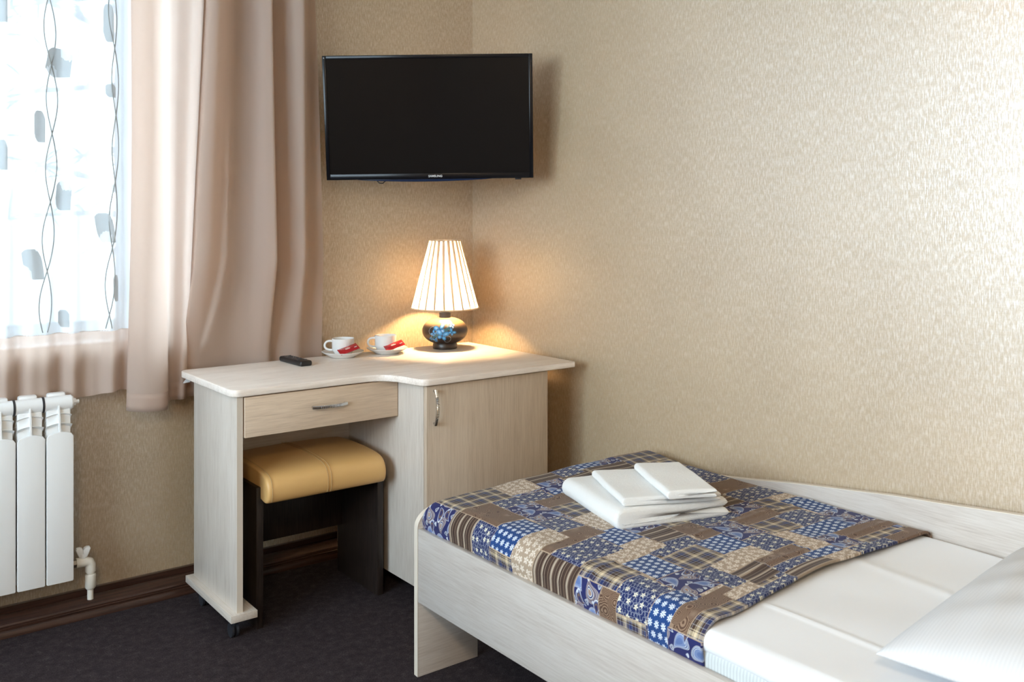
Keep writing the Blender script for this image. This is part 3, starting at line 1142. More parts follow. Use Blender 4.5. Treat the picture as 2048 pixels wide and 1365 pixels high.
# sweep from the kneehole front out to the cupboard front
out += [(-0.815, TF), (-0.79, TF - 0.001), (-0.765, TF - 0.006), (-0.745, TF - 0.016), (-0.728, TF - 0.034), (-0.716, TF - 0.058), (-0.707, TF - 0.09)]
out += arc(-0.665, TC + 0.03, 0.030, 197, 270, 6)
out += [(TR, TC + 0.0)]
out += [(TR, TB)]
bm = bmesh.new()
bm_prism(bm, out, 'z', TZ - 0.022, TZ, 0.003)
dpart('table_top', bm, M['wood_top_lit'], angle=50)
PX0, PX1, PYF, PYB = -1.222, -1.203, -0.514, -0.135
bm = bmesh.new()
bm_box(bm, PX0, PX1, PYF + 0.001, PYB, 0.086, TZ - 0.022, 0.0008)
dpart('side_panel', bm, M['wood_z'])
bm = bmesh.new()
bm_box(bm, PX0 + 0.0003, PX1 - 0.0003, PYF, PYF + 0.0012, 0.086, TZ - 0.022)
e = dpart('edge_strip', bm, M['edge'])
bm = bmesh.new()
bm_box(bm, -1.244, -1.162, -0.526, -0.118, 0.064, 0.086, 0.001)
dpart('foot_board', bm, M['wood_y'])
# cupboard carcass
CX0, CX1, CYF, CYB = -0.668, -0.165, -0.676, -0.075
bm = bmesh.new()
bm_box(bm, CX0, CX0 + 0.018, CYF, CYB, 0.068, TZ - 0.022, 0.0008)
dpart('cabinet_side', bm, M['wood_z'])
bm = bmesh.new()
bm_box(bm, CX1 - 0.018, CX1, CYF, CYB, 0.068, TZ - 0.022, 0.0008)
dpart('cabinet_side', bm, M['wood_z'])
bm = bmesh.new()
bm_box(bm, CX0 + 0.018, CX1 - 0.018, CYF, CYB, 0.070, 0.088)
dpart('cabinet_floor', bm, M['wood_x'])
bm = bmesh.new()
bm_box(bm, CX0 + 0.018, CX1 - 0.018, CYB - 0.006, CYB, 0.088, TZ - 0.022)
dpart('cabinet_back', bm, M['wood_z'])
bm = bmesh.new()
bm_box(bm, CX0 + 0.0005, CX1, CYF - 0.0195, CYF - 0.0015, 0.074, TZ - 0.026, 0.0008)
door = dpart('door', bm, M['front_z_warm_dim'])
# back panel of the kneehole
bm = bmesh.new()
bm_box(bm, PX1, CX0, -0.168, -0.150, 0.36, TZ - 0.022)
dpart('back_panel', bm, M['wood_x'])
# drawer
DX0, DX1, DZ0, DZ1 = -1.199, -0.671, 0.609, 0.731
bm = bmesh.new()
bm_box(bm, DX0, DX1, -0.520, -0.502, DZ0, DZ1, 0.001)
drawer = dpart('drawer', bm, M['front_x_warm_lit'])
bm = bmesh.new()
bm_box(bm, DX0 + 0.015, DX1 - 0.015, -0.502, -0.19, DZ0 + 0.015, DZ0 + 0.025)
for (a, b) in ((DX0 + 0.015, DX0 + 0.028), (DX1 - 0.028, DX1 - 0.015)):
    bm_box(bm, a, b, -0.502, -0.19, DZ0 + 0.025, DZ1 - 0.015)
bm_box(bm, DX0 + 0.028, DX1 - 0.028, -0.20, -0.19, DZ0 + 0.025, DZ1 - 0.015)
dpart('drawer_box', bm, M['wood_x'], drawer)


def handle(p0, p1, outdir, parent, half=0.0048):
    """bowed bar with ribbed middle"""
    p0, p1, od = Vector(p0), Vector(p1), Vector(outdir)
    ax = (p1 - p0).normalized()
    side = ax.cross(od)
    n = 44
    bm = bmesh.new()
    rings = []
    for k in range(n + 1):
        t = k / n
        bow = 0.010 + 0.014 * math.sin(math.pi * t)
        rib = 0.0005 * (1 if k % 2 else -1) if 0.2 < t < 0.8 else 0
        c = p0 + (p1 - p0) * t + od * (bow + rib)
        rings.append([bm.verts.new(c + side * sx * half + od * sz) for sx, sz in ((-1, -0.003), (1, -0.003), (1, 0.002), (0.6, 0.0034), (-0.6, 0.0034), (-1, 0.002))])
    for a, b in zip(rings, rings[1:]):
        for q in range(6):
            bm.faces.new((a[q], b[q], b[(q + 1) % 6], a[(q + 1) % 6]))
    bm.faces.new(rings[0][::-1])
    bm.faces.new(rings[-1])
    for p in (p0 + ax * 0.006, p1 - ax * 0.006):
        bm_tube(bm, [p, p + od * 0.012], 0.0042, 10)
    h = dpart('handle', bm, M['chrome'], parent, angle=30)
    h['label'] = 'ribbed chrome bow handle'


handle((-0.985, -0.5205, 0.676), (-0.863, -0.5205, 0.676), (0, -1, 0), drawer)
handle((-0.640, CYF - 0.020, 0.604), (-0.640, CYF - 0.020, 0.720), (0, -1, 0), door)
# casters
for (cx, cy) in ((-1.215, -0.468), (-1.205, -0.185), (CX0 + 0.05, CYF + 0.06), (CX1 - 0.05, CYF + 0.06), (CX0 + 0.05, CYB - 0.06), (CX1 - 0.05, CYB - 0.06)):
    bm = bmesh.new()
    zt_ = 0.064 if cx < -1 else 0.070
    bm_tube(bm, [(cx - 0.011, cy, 0.0205), (cx - 0.004, cy, 0.0205)], 0.0205, 20)
    bm_tube(bm, [(cx + 0.004, cy, 0.0205), (cx + 0.011, cy, 0.0205)], 0.0205, 20)
    bm_box(bm, cx - 0.004, cx + 0.004, cy - 0.012, cy + 0.014, 0.016, 0.05, 0.002)
    bm_tube(bm, [(cx, cy + 0.01, 0.044), (cx, cy + 0.01, zt_)], 0.008, 10)
    bm_box(bm, cx - 0.016, cx + 0.016, cy - 0.008, cy + 0.028, zt_ - 0.003, zt_)
    dpart('caster', bm, M['caster'])

# ------------------------------------------------------------------ stool
stool = empty('stool', (-0.918, -0.32, 0.0), 'low stool with caramel leather seat and dark slab legs under the desk', 'stool')
SO = Vector(stool.location)


def spart(name, bm, mat, **kw):
    bmesh.ops.translate(bm, vec=-SO, verts=bm.verts[:])
    return obj(name, bm, mat, stool, **kw)


for (a, b) in ((-1.141, -1.119), (-0.717, -0.695)):
    bm = bmesh.new()
    bm_box(bm, a, b, -0.466, -0.174, 0.0, 0.437, 0.001)
    spart('leg_panel', bm, M['wenge'])
bm = bmesh.new()
bm_box(bm, -1.119, -0.717, -0.212, -0.194, 0.175, 0.405, 0.001)
spart('apron', bm, M['wenge'])
bm = bmesh.new()
bm_box(bm, -1.119, -0.717, -0.43, -0.212, 0.392, 0.41, 0.001)
spart('seat_board', bm, M['wenge'])
# padded seat: profile in y-z, rolled front and back edges
prof_c = [(-0.505, 0.392), (-0.518, 0.400), (-0.525, 0.418), (-0.525, 0.438), (-0.518, 0.458), (-0.503, 0.473), (-0.47, 0.483), (-0.40, 0.489), (-0.32, 0.491), (-0.24, 0.489), (-0.17, 0.483),
          (-0.137, 0.473), (-0.122, 0.458), (-0.115, 0.438), (-0.115, 0.418), (-0.122, 0.400), (-0.135, 0.392), (-0.150, 0.395), (-0.162, 0.410), (-0.32, 0.412), (-0.478, 0.410), (-0.490, 0.395)]
cc = (-0.32, 0.447)
xs = [(-1.128, 0.55), (-1.127, 0.80), (-1.124, 0.93), (-1.118, 0.985), (-1.108, 1.0), (-1.08, 1.004), (-1.0, 1.006), (-0.93, 1.006), (-0.9245, 1.0), (-0.922, 0.992), (-0.9195, 1.0), (-0.914, 1.006), (-0.84, 1.006), (-0.76, 1.004), (-0.733, 1.0), (-0.723, 0.985), (-0.717, 0.93), (-0.714, 0.80), (-0.713, 0.55)]
bm = bmesh.new()
rings = []
for x, s in xs:
    ring = []
    for (y, z) in prof_c:
        top = z > 0.43
        sy = y if s > 0.9 else y
        dy, dz = y - cc[0], z - cc[1]
        L = math.hypot(dy, dz)
        inset = (1 - s) * 0.035
        k = max(0.0, 1 - inset / max(L, 1e-4))
        crown = 0.006 * (1 - ((x + 0.92) / 0.21) ** 2) if top else 0
        ring.append(bm.verts.new((x, cc[0] + dy * k, cc[1] + dz * k + crown)))
    rings.append(ring)
n = len(prof_c)
for a, b in zip(rings, rings[1:]):
    for k in range(n):
        bm.faces.new((a[k], a[(k + 1) % n], b[(k + 1) % n], b[k]))
bm.faces.new(rings[0][::-1])
bm.faces.new(rings[-1])
seat = spart('seat_cushion', bm, M['leather'], angle=80)
sd = seat.modifiers.new('smooth', 'SUBSURF')
sd.levels = sd.render_levels = 1
# stitched seams over the cushion
for xx in (-0.928, -0.916, -1.114):
    bm = bmesh.new()
    pts = []
    for (y, z) in prof_c[1:16]:
        crown = 0.006 * (1 - ((xx + 0.92) / 0.21) ** 2) if z > 0.43 else 0
        dy, dz = y - cc[0], z - cc[1]
        L = math.hypot(dy, dz)
        k = 1 + 0.0004 / L
        pts.append((xx, cc[0] + dy * k, cc[1] + dz * k + crown))
    pts = [tuple(p) for p in catmull(pts, 4)]
    bm_tube(bm, pts, 0.0009, 6)
    spart('seam', bm, M['leather_seam'])

# ------------------------------------------------------------------ television on the corner bracket
VD = Vector((math.cos(YAW), math.sin(YAW), 0))
tvc = Vector((-0.425, -0.325, 1.641))
tv = empty('television', tvc, 'black flat television on a bracket across the room corner', 'television')
tilt, roll = R(8.0), R(0.7)
# local frame: x right in view, y into the corner, z up
tv.rotation_euler = (Matrix.Rotation(YAW - R(90), 4, 'Z') @ Matrix.Rotation(tilt, 4, 'X') @ Matrix.Rotation(-roll, 4, 'Y')).to_euler()
W2, H2 = 0.383, 0.2275
bm = bmesh.new()
bm_box(bm, -W2, W2, 0.004, 0.030, -H2, H2, 0.003)
bm_box(bm, -W2 + 0.06, W2 - 0.06, 0.028, 0.062, -H2 + 0.04, H2 - 0.06, 0.012)
obj('casing', bm, M['black_plastic'], tv)
bm = bmesh.new()
B = 0.0135
for d in ((-W2, -W2 + B, -H2, H2), (W2 - B, W2, -H2, H2), (-W2 + B, W2 - B, H2 - B, H2), (-W2 + B, W2 - B, -H2, -H2 + 0.022)):
    bm_box(bm, d[0], d[1], -0.003, 0.006, d[2], d[3], 0.0018)
obj('bezel', bm, M['bezel'], tv)
bm = bmesh.new()
bm_box(bm, -W2 + B - 0.001, W2 - B + 0.001, 0.0, 0.005, -H2 + 0.021, H2 - B + 0.001)
obj('screen', bm, M['screen'], tv, smooth=False)
pts = [(-0.27, -H2 + 0.003)]
for k in range(13):
    a = k / 12
    pts.append((-0.27 + 0.50 * a, -H2 - 0.009 * math.sin(math.pi * a) ** 0.8 - 0.0005))
pts.append((0.23, -H2 + 0.003))
bm = bmesh.new()
bm_prism(bm, pts, 'y', -0.001, 0.014, 0.0008)
lt = obj('lower_trim', bm, M['tv_blue'], tv)
lt['label'] = 'bowed blue-black lower trim'
bm = bmesh.new()
bm_box(bm, 0.315, 0.338, 0.004, 0.018, -H2 - 0.006, -H2 + 0.001, 0.001)
obj('sensor_foot', bm, M['black_plastic'], tv)
txt = bpy.data.curves.new('lettering', 'FONT')
txt.body = 'SAMSUNG'
txt.size = 0.0125
txt.extrude = 0.0003
txt.offset = 0.0003
txt.align_x = 'CENTER'
txt.align_y = 'CENTER'
txt.materials.append(M['logo'])
to = bpy.data.objects.new('lettering', txt)
to.location = (0.020, -0.0036, -H2 + 0.0110)
to.rotation_euler = (R(90), 0, 0)
to.scale = (0.9, 0.9, 1)
to['label'] = 'small silver maker lettering'
COL.objects.link(to)
tm = bpy.data.meshes.new_from_object(to.evaluated_get(bpy.context.evaluated_depsgraph_get()))
tm.materials.clear()
tm.materials.append(M['logo'])
lt_ = bpy.data.objects.new('lettering', tm)
lt_.location, lt_.rotation_euler, lt_.scale = to.location, to.rotation_euler, to.scale
lt_['label'] = 'small silver maker lettering'
bpy.data.objects.remove(to)
lt_.name = 'lettering'
COL.objects.link(lt_)
lt_.parent = tv
bm = bmesh.new()
bm_box(bm, -W2 + 0.005, -W2 + 0.008, -0.0034, -0.002, H2 - 0.010, H2 - 0.007)
obj('sticker_dot', bm, M['logo'], tv)
bm = bmesh.new()
bm_tube(bm, [(-0.205, 0.045, -H2 + 0.03), (-0.203, 0.035, -H2 - 0.006), (-0.193, 0.03, -H2 - 0.016), (-0.180, 0.03, -H2 - 0.017), (-0.170, 0.035, -H2 - 0.008), (-0.166, 0.045, -H2 + 0.03)], 0.0022, 8)
obj('cable_loop', bm, M['black_plastic'], tv)
# bracket arm reaching into the corner
bm = bmesh.new()
bm_box(bm, -0.11, 0.11, 0.060, 0.074, -0.11, 0.11, 0.004)
bm_box(bm, -0.03, 0.03, 0.07, 0.30, -0.03, 0.03, 0.004)
obj('wall_bracket', bm, M['black_plastic'], tv)

# ------------------------------------------------------------------ table lamp
LX, LY = -0.234, -0.144
lamp = empty('table_lamp', (LX, LY, TZ), 'lit table lamp with pleated white shade and dark butterfly-painted base', 'lamp')
lamp.rotation_euler = (0, 0, YAW - R(90) - math.atan(134 / 1870))
# base body
prof_b = [(0.0, 0.022)]
for k in range(33):
    a = -90 + 180 * k / 32
    r = 0.0895 * math.cos(R(a)) ** 0.86 if k not in (0, 32) else 0.0
    z = 0.0705 + 0.0535 * math.sin(R(a))
    if r > 0.022:
        prof_b.append((r, z))
prof_b += [(0.0215, 0.1215), (0.0, 0.1215)]
bm = bmesh.new()
bm_lathe(bm, prof_b, 96)


def mk_lamp_base():
    m, b = new_mat('painted_ceramic', (0.02, 0.012, 0.008), 0.34, spec=0.5)
    x, y, z = sepxyz(objco())
    # angle around the body, measured from the side that faces the room (-y)
    ang = f_atan2(x, y * -1.0)
    a = ang * 0.0895
    h = z - 0.0705
    # golden sprayed shoulder over dark brown body
    spray = f_noise(objco(), 900, 2, 0.7)
    gold = f_map(h + (spray - 0.5) * 0.02, 0.012, 0.040)
    col = f_mix(gold, (0.016, 0.010, 0.007), (0.30, 0.19, 0.10))
    speck = (f_noise(objco(), 520, 2, 0.6) > 0.69) * f_map(f_abs(h + 0.0), 0.005, 0.05, 0.8, 0.0)
    col = f_mix(speck, col, (0.08, 0.30, 0.50))

    def ell(cx, cz, rx, rz, rot):
        ca, sa = math.cos(rot), math.sin(rot)
        u = (a - cx) * ca + (h - cz) * sa
        v = (h - cz) * ca - (a - cx) * sa
        return f_len(u / rx, v / rz)

    def butterfly(col, cx, cz, s, rot, c1, c2):
        for (ox, oz, rx, rz, rr) in ((-0.60, 0.42, 0.72, 0.42, -0.65), (0.60, 0.42, 0.72, 0.42, 0.65), (-0.42, -0.40, 0.46, 0.36, 0.6), (0.42, -0.40, 0.46, 0.36, -0.6)):
            ca, sa = math.cos(rot), math.sin(rot)
            px, pz = (ox * ca - oz * sa) * s + cx, (ox * sa + oz * ca) * s + cz
            d = ell(px, pz, rx * s, rz * s, rr + rot)
            col = f_mix(d < 1.0, col, f_ramp(d, [(0.0, c2), (0.5, c1), (0.82, (0.02, 0.16, 0.40)), (0.97, (0.006, 0.03, 0.09))], 'LINEAR'))
        return col
    # scrolling white lines
    for (cx, cz, r) in ((-0.038, 0.006, 0.017), (-0.034, -0.022, 0.013), (0.012, 0.030, 0.016), (0.034, 0.022, 0.012), (0.024, -0.026, 0.014)):
        col = f_mix(f_abs(f_len(a - cx, h - cz) - r) < 0.00055, col, (0.42, 0.55, 0.62))
    leaf = ell(0.002, 0.003, 0.050, 0.006, 0.5)
    col = f_mix(leaf < 1.0, col, (0.02, 0.10, 0.13))
    bl, li = (0.03, 0.22, 0.52), (0.22, 0.48, 0.75)
    col = butterfly(col, -0.008, 0.013, 0.021, 0.35, (0.08, 0.30, 0.60), (0.40, 0.58, 0.80))
    col = butterfly(col, 0.002, -0.010, 0.022, -0.25, bl, li)
    col = butterfly(col, -0.034, -0.003, 0.011, 0.9, bl, li)
    col = butterfly(col, 0.040, 0.002, 0.013, -0.7, bl, li)
    col = butterfly(col, -0.032, -0.030, 0.010, 0.2, bl, li)
    col = butterfly(col, -0.054, -0.026, 0.007, 0.5, bl, li)
    col = butterfly(col, 0.046, 0.028, 0.012, 0.9, (0.45, 0.60, 0.75), (0.75, 0.80, 0.85))
    link(col, b.inputs['Base Color'])
    return m


lb = obj('lamp_base', bm, mk_lamp_base(), lamp, angle=60)
lb['label'] = 'dark glazed body painted with blue butterflies'
bm = bmesh.new()
bm_lathe(bm, [(0.0, 0.0), (0.047, 0.0), (0.048, 0.003), (0.0475, 0.018), (0.044, 0.024), (0.0, 0.024)], 48)
obj('lamp_foot', bm, M['black_plastic'] if False else new_mat('dark_ceramic', (0.014, 0.010, 0.009), 0.35)[0], lamp)
bm = bmesh.new()
bm_lathe(bm, [(0.0, 0.120), (0.0225, 0.120), (0.0225, 0.142), (0.016, 0.143), (0.016, 0.19), (0.0, 0.19)], 32)
obj('neck', bm, M['caster'], lamp)
# pleated shade
SB, ST = 0.160, 0.426
NP = 22
prof_rows = 16
cols = []
# knife pleats: each one runs forward, folds back under itself and goes on, so the cloth lies three deep along the fold
for p_ in range(NP):
    for (f0, f1, r0, r1, n_s) in ((0, 1, 0.0, 0.0022, 5), (1, 2, 0.0022, 0.0009, 2), (2, 3, 0.0009, 0.0, 2)):
        for q in range(n_s):
            cols.append((p_, f0, q / n_s, r0 + (r1 - r0) * q / n_s))
nseg = len(cols)
P = np.zeros((nseg, prof_rows, 3))
for i, (p_, seg_, q, dr) in enumerate(cols):
    for j in range(prof_rows):
        t = j / (prof_rows - 1)
        o_ = 0.16 + 0.42 * t
        f = q if seg_ == 0 else (1 - o_ * q if seg_ == 1 else 1 - o_ + o_ * q)
        a = 2 * math.pi * (p_ + f) / NP
        r = 0.1325 + (0.0615 - 0.1325) * t + dr - 0.001
        P[i, j] = (r * math.cos(a), r * math.sin(a), SB + (ST - SB) * t)


def mk_shade():
    m = bpy.data.materials.new('pleated_shade_cloth')
    m.use_nodes = True
    nt = m.node_tree
    E.nt = nt
    nt.nodes.remove(nt.nodes['Principled BSDF'])
    di = nt.nodes.new('ShaderNodeBsdfDiffuse')
    tl = nt.nodes.new('ShaderNodeBsdfTranslucent')
    di.inputs[0].default_value = (0.83, 0.82, 0.81, 1)
    tl.inputs[0].default_value = (0.86, 0.80, 0.72, 1)
    mx = nt.nodes.new('ShaderNodeMixShader')
    mx.inputs[0].default_value = 0.85
    nt.links.new(di.outputs[0], mx.inputs[1])
    nt.links.new(tl.outputs[0], mx.inputs[2])
    nt.links.new(mx.outputs[0], nt.nodes['Material Output'].inputs[0])
    return m


M['shade'] = mk_shade()
shade = grid_obj('lamp_shade', P, M['shade'], lamp, closed_u=True)
shade['label'] = 'knife-pleated white cone shade'
for (r, z) in ((0.1335, SB), (0.0622, ST)):
    bm = bmesh.new()
    pts = [(r * math.cos(2 * math.pi * k / 64), r * math.sin(2 * math.pi * k / 64), z) for k in range(65)]
    bm_tube(bm, pts, 0.0028 if z < 0.2 else 0.0022, 6)
    obj('rim', bm, M['shade'], shade)
bm = bmesh.new()
for k in range(3):
    a = R(120 * k + 20)
    bm_tube(bm, [(0.015 * math.cos(a), 0.015 * math.sin(a), 0.185), (0.128 * math.cos(a), 0.128 * math.sin(a), 0.166)], 0.0013, 6)
obj('shade_spider', bm, M['caster'], lamp)
mb = bpy.data.materials.new('bulb_glow')
mb.use_nodes = True
nt = mb.node_tree
nt.nodes.remove(nt.nodes['Principled BSDF'])
em = nt.nodes.new('ShaderNodeEmission')
em.inputs[0].default_value = (1.0, 0.65, 0.33, 1)
em.inputs[1].default_value = BULB_L
nt.links.new(em.outputs[0], nt.nodes['Material Output'].inputs[0])
bm = bmesh.new()
bmesh.ops.create_uvsphere(bm, u_segments=20, v_segments=12, radius=0.03, matrix=Matrix.Translation((0, 0, 0.262)))
obj('bulb', bm, mb, lamp)

# ------------------------------------------------------------------ cups, saucers, sachets
def make_saucer(loc, label):
    bm = bmesh.new()
    bm_lathe(bm, [(0.0, 0.004), (0.030, 0.004), (0.040, 0.0), (0.043, 0.0), (0.050, 0.0055), (0.066, 0.0135), (0.0765, 0.0205), (0.0775, 0.0215), (0.0765, 0.0225), (0.064, 0.0165), (0.048, 0.0090), (0.036, 0.0075), (0.033, 0.009), (0.0, 0.009)], 64)
    o = obj('saucer', bm, M['porcelain'], None, angle=50, loc=loc)
    return tag(o, label, 'saucer', 'saucers on the desk')


def make_cup(loc, rz, label):
    root = empty('coffee_cup', loc, label, 'cup', rz, 'white cups on the desk')
    bm = bmesh.new()
    bm_lathe(bm, [(0.0, 0.003), (0.022, 0.002), (0.024, 0.0), (0.027, 0.0), (0.0335, 0.006), (0.0365, 0.012), (0.0395, 0.016), (0.0405, 0.022), (0.0408, 0.057), (0.0412, 0.0595), (0.0402, 0.060), (0.0388, 0.058), (0.0383, 0.024), (0.035, 0.012), (0.026, 0.006), (0.0, 0.005)], 56)
    body = obj('cup_body', bm, M['porcelain'], root, angle=50)
    bm = bmesh.new()
    pts = [(-0.0385, 0, 0.050), (-0.050, 0, 0.0505), (-0.060, 0, 0.0475), (-0.0655, 0, 0.0405), (-0.0665, 0, 0.032), (-0.0635, 0, 0.0245), (-0.056, 0, 0.0195), (-0.046, 0, 0.0175), (-0.0375, 0, 0.0175)]
    pts = [tuple(p) for p in catmull(pts, 4)]
    bm_tube(bm, pts, 0.0042, 10)
    obj('cup_handle', bm, M['porcelain'], root)
    return root


def make_sachet(loc, rz, tilt_, label):
    root = empty('sugar_sachet', loc, label, 'sachet', rz, 'red sachets on the saucers')
    rv, up, aw = Vector((math.sin(YAW), -math.cos(YAW), 0)), Vector((0, 0, 1)), VD
    e1 = (rv * 0.86 + up * 0.30 + aw * 0.42).normalized()
    e2 = rv * -0.62 + up * 0.26 + aw * 0.66
    e2 = (e2 - e1 * e2.dot(e1)).normalized()
    e3 = e1.cross(e2)
    root.rotation_euler = (Matrix.Rotation(rz - CR, 3, 'Z') @ Matrix((e1, e2, e3)).transposed()).to_euler()
    nx_, ny_ = 19, 9
    top = np.zeros((nx_, ny_, 3))
    L_, W_ = 0.074, 0.042
    for i in range(nx_):
        for j in range(ny_):
            a, b = -1 + 2 * i / (nx_ - 1), -1 + 2 * j / (ny_ - 1)
            th = 0.0042 * max(0, (1 - a ** 4)) * max(0, (1 - b ** 2)) + 0.0003
            top[i, j] = (a * L_ / 2, b * W_ / 2, th + 0.0006 * math.sin(9 * a + 4 * b))
    bot = top.copy()
    bot[:, :, 2] = -top[:, :, 2] * 0.7
    allp = np.concatenate([top, bot[:, ::-1]], axis=1)
    allp = np.concatenate([allp, allp[:, :1]], axis=1)
    o = grid_obj('foil_pouch', allp, M['red_foil'], root)
    bm = bmesh.new()
    for (u0, u1, v0, v1) in ((-0.012, 0.006, -0.004, 0.0005), (-0.012, 0.002, 0.003, 0.005), (0.020, 0.030, -0.010, -0.006)):
        bm_box(bm, u0, u1, v0, v1, 0.0038, 0.0050)
    obj('sachet_print', bm, M['foil_print'], root, smooth=False)
    return root


S1 = Vector((-0.664, -0.112, TZ))
S2 = Vector((-0.485, -0.126, TZ))
make_saucer(S1, 'white saucer on the desk beside the black remote control')
make_saucer(S2, 'white saucer on the desk nearer the lit lamp')
CR = YAW - R(90)
make_cup(S1 + Vector((0.004, 0.006, 0.009)), CR + R(8), 'white coffee cup on the saucer beside the remote control')
make_cup(S2 + Vector((-0.003, 0.006, 0.009)), CR + R(14), 'white coffee cup on the saucer nearer the lamp')
make_sachet(S1 + Vector((-0.003, -0.051, 0.0350)), CR, 0, 'red sachet leaning on the cup beside the remote control')
make_sachet(S2 + Vector((0.001, -0.052, 0.0350)), CR - R(4), 0, 'red sachet leaning on the cup nearer the lamp')

# ------------------------------------------------------------------ remote control
rem = empty('remote_control', (-0.868, -0.148, TZ), 'slim black remote control lying on the desk near the drape', 'remote', R(2))
bm = bmesh.new()
bm_box(bm, -0.0225, 0.0225, -0.086, 0.086, 0.0, 0.019, 0.007, 4)
obj('remote_body', bm, M['black_plastic'], rem)
rows = [(-0.013, 0.068, 0.004), (0.013, 0.068, 0.004)]
for r_ in range(4):
    for c_ in (-0.012, 0.0, 0.012):
        rows.append((c_, 0.048 - r_ * 0.013, 0.0038))
for q in ((-0.012, -0.012, 0.0045), (0.012, -0.012, 0.0045), (0.0, -0.030, 0.009), (-0.013, -0.052, 0.004), (0.013, -0.052, 0.004), (0.0, -0.062, 0.004)):
    rows.append(q)
b0 = None
for (bx, by, br) in rows:
    bm = bmesh.new()
    bm_tube(bm, [(bx, by, 0.0185), (bx, by, 0.0202)], br, 12)
    obj('button', bm, M['button'], rem)

# ------------------------------------------------------------------ bed
bed = empty('bed_frame', (-0.45, -2.0, 0.0), 'pale bleached-oak single bed frame along the right wall', 'bed')
BO = Vector(bed.location)


def bpart(name, bm, mat, parent=None, **kw):
    bmesh.ops.translate(bm, vec=-BO, verts=bm.verts[:])
    return obj(name, bm, mat, parent or bed, **kw)


FY0, FY1 = -1.026, -1.009
FT = 0.463
out = [(-0.905, 0.0), (-0.702, 0.0), (-0.702, 0.10)]
out += [(-0.702 + 0.04 * (1 - math.cos(R(a))), 0.10 + 0.04 * math.sin(R(a))) for a in (30, 60, 90)]
out += [(-0.248, 0.14), (-0.228, 0.135), (-0.214, 0.12), (-0.208, 0.10), (-0.208, 0.0), (-0.005, 0.0), (-0.005, FT)]
out += [(-0.905 + 0.075 - 0.075 * math.sin(R(a)), FT - 0.052 + 0.052 * math.cos(R(a))) for a in range(0, 91, 9)]
bm = bmesh.new()
bm_prism(bm, out, 'y', FY0, FY1, 0.001)
bpart('footboard', bm, M['wood_x'])
bm = bmesh.new()
edge_pts = [(-0.905 + 0.075 - 0.075 * math.sin(R(a)), FT - 0.052 + 0.052 * math.cos(R(a))) for a in range(0, 91, 9)]
edge_pts = [(-0.02, FT)] + edge_pts + [(-0.905, 0.002)]
r0 = None
for (x, z) in edge_pts:
    pass
prev = None
for k, (x, z) in enumerate(edge_pts):
    nxm = Vector((-0.3 - x, 0, 0.2 - z)).normalized()
    cur = [bm.verts.new((x - nxm.x * 0.0012, FY0 - 0.0004, z - nxm.z * 0.0012)), bm.verts.new((x - nxm.x * 0.0012, FY1 + 0.0004, z - nxm.z * 0.0012)), bm.verts.new((x, FY1 + 0.0004, z)), bm.verts.new((x, FY0 - 0.0004, z))]
    if prev:
        for q in range(4):
            bm.faces.new((prev[q], cur[q], cur[(q + 1) % 4], prev[(q + 1) % 4]))
    prev = cur
bpart('edge_strip', bm, M['edge'])
bm = bmesh.new()
bm_box(bm, -0.905, -0.889, -3.05, FY0 - 0.0005, 0.208, 0.411, 0.0012)
bpart('side_rail', bm, M['bed_y'])
# wall-side board with its rising curve
cv = [(-1.026, 0.470), (-1.20, 0.474), (-1.335, 0.478), (-1.45, 0.492), (-1.625, 0.518), (-1.784, 0.537), (-1.928, 0.554), (-2.06, 0.565), (-2.234, 0.582), (-2.45, 0.60), (-2.7, 0.615), (-3.05, 0.62)]
cvs = [tuple(p) for p in catmull(cv, 4)]
bm = bmesh.new()
bm_prism(bm, [(-1.026, 0.20)] + cvs + [(-3.05, 0.20)], 'x', -0.021, -0.005, 0.0012)
bpart('wall_board', bm, M['bed_y'])
bm = bmesh.new()
prev = None
for (y, z) in cvs:
    cur = [bm.verts.new((-0.0214, y, z - 0.001)), bm.verts.new((-0.0046, y, z - 0.001)), bm.verts.new((-0.0046, y, z + 0.001)), bm.verts.new((-0.0214, y, z + 0.001))]
    if prev:
        for q in range(4):
            bm.faces.new((prev[q], cur[q], cur[(q + 1) % 4], prev[(q + 1) % 4]))
    prev = cur
bpart('edge_strip', bm, M['edge'])
bm = bmesh.new()
bm_box(bm, -0.905, -0.005, -3.068, -3.05, 0.0, 0.78, 0.003)
bpart('headboard', bm, M['wood_x'])
bm = bmesh.new()
bm_box(bm, -0.889, -0.021, -3.05, FY0, 0.215, 0.235)
bpart('bed_base', bm, M['wood_y'])

# mattress in its ribbed sheet
bm = bmesh.new()
bm_box(bm, -0.886, -0.023, -3.04, -1.047, 0.235, 0.449, 0.022, 4)
tag(obj('mattress', bm, M['sheet_rib']), 'mattress in a fine-ribbed white sheet inside the bed frame', 'mattress')


# white duvet sheet on top of the mattress, from under the bedspread to the headboard
def sheet_top(x, y):
    z = 0.478 + 0.0025 * math.sin(x * 7 + 1) * math.sin(y * 5) + 0.0015 * math.sin(x * 19 + y * 11)
    z += 0.003 * math.exp(-((x + 0.695 + 0.02 * (y + 2.1)) / 0.006) ** 2) * min(1, max(0, (-2.0 - y) / 0.05))   # pressed crease
    z += 0.0025 * math.exp(-((x + 0.33 - 0.10 * (y + 2.1)) / 0.02) ** 2)
    return z


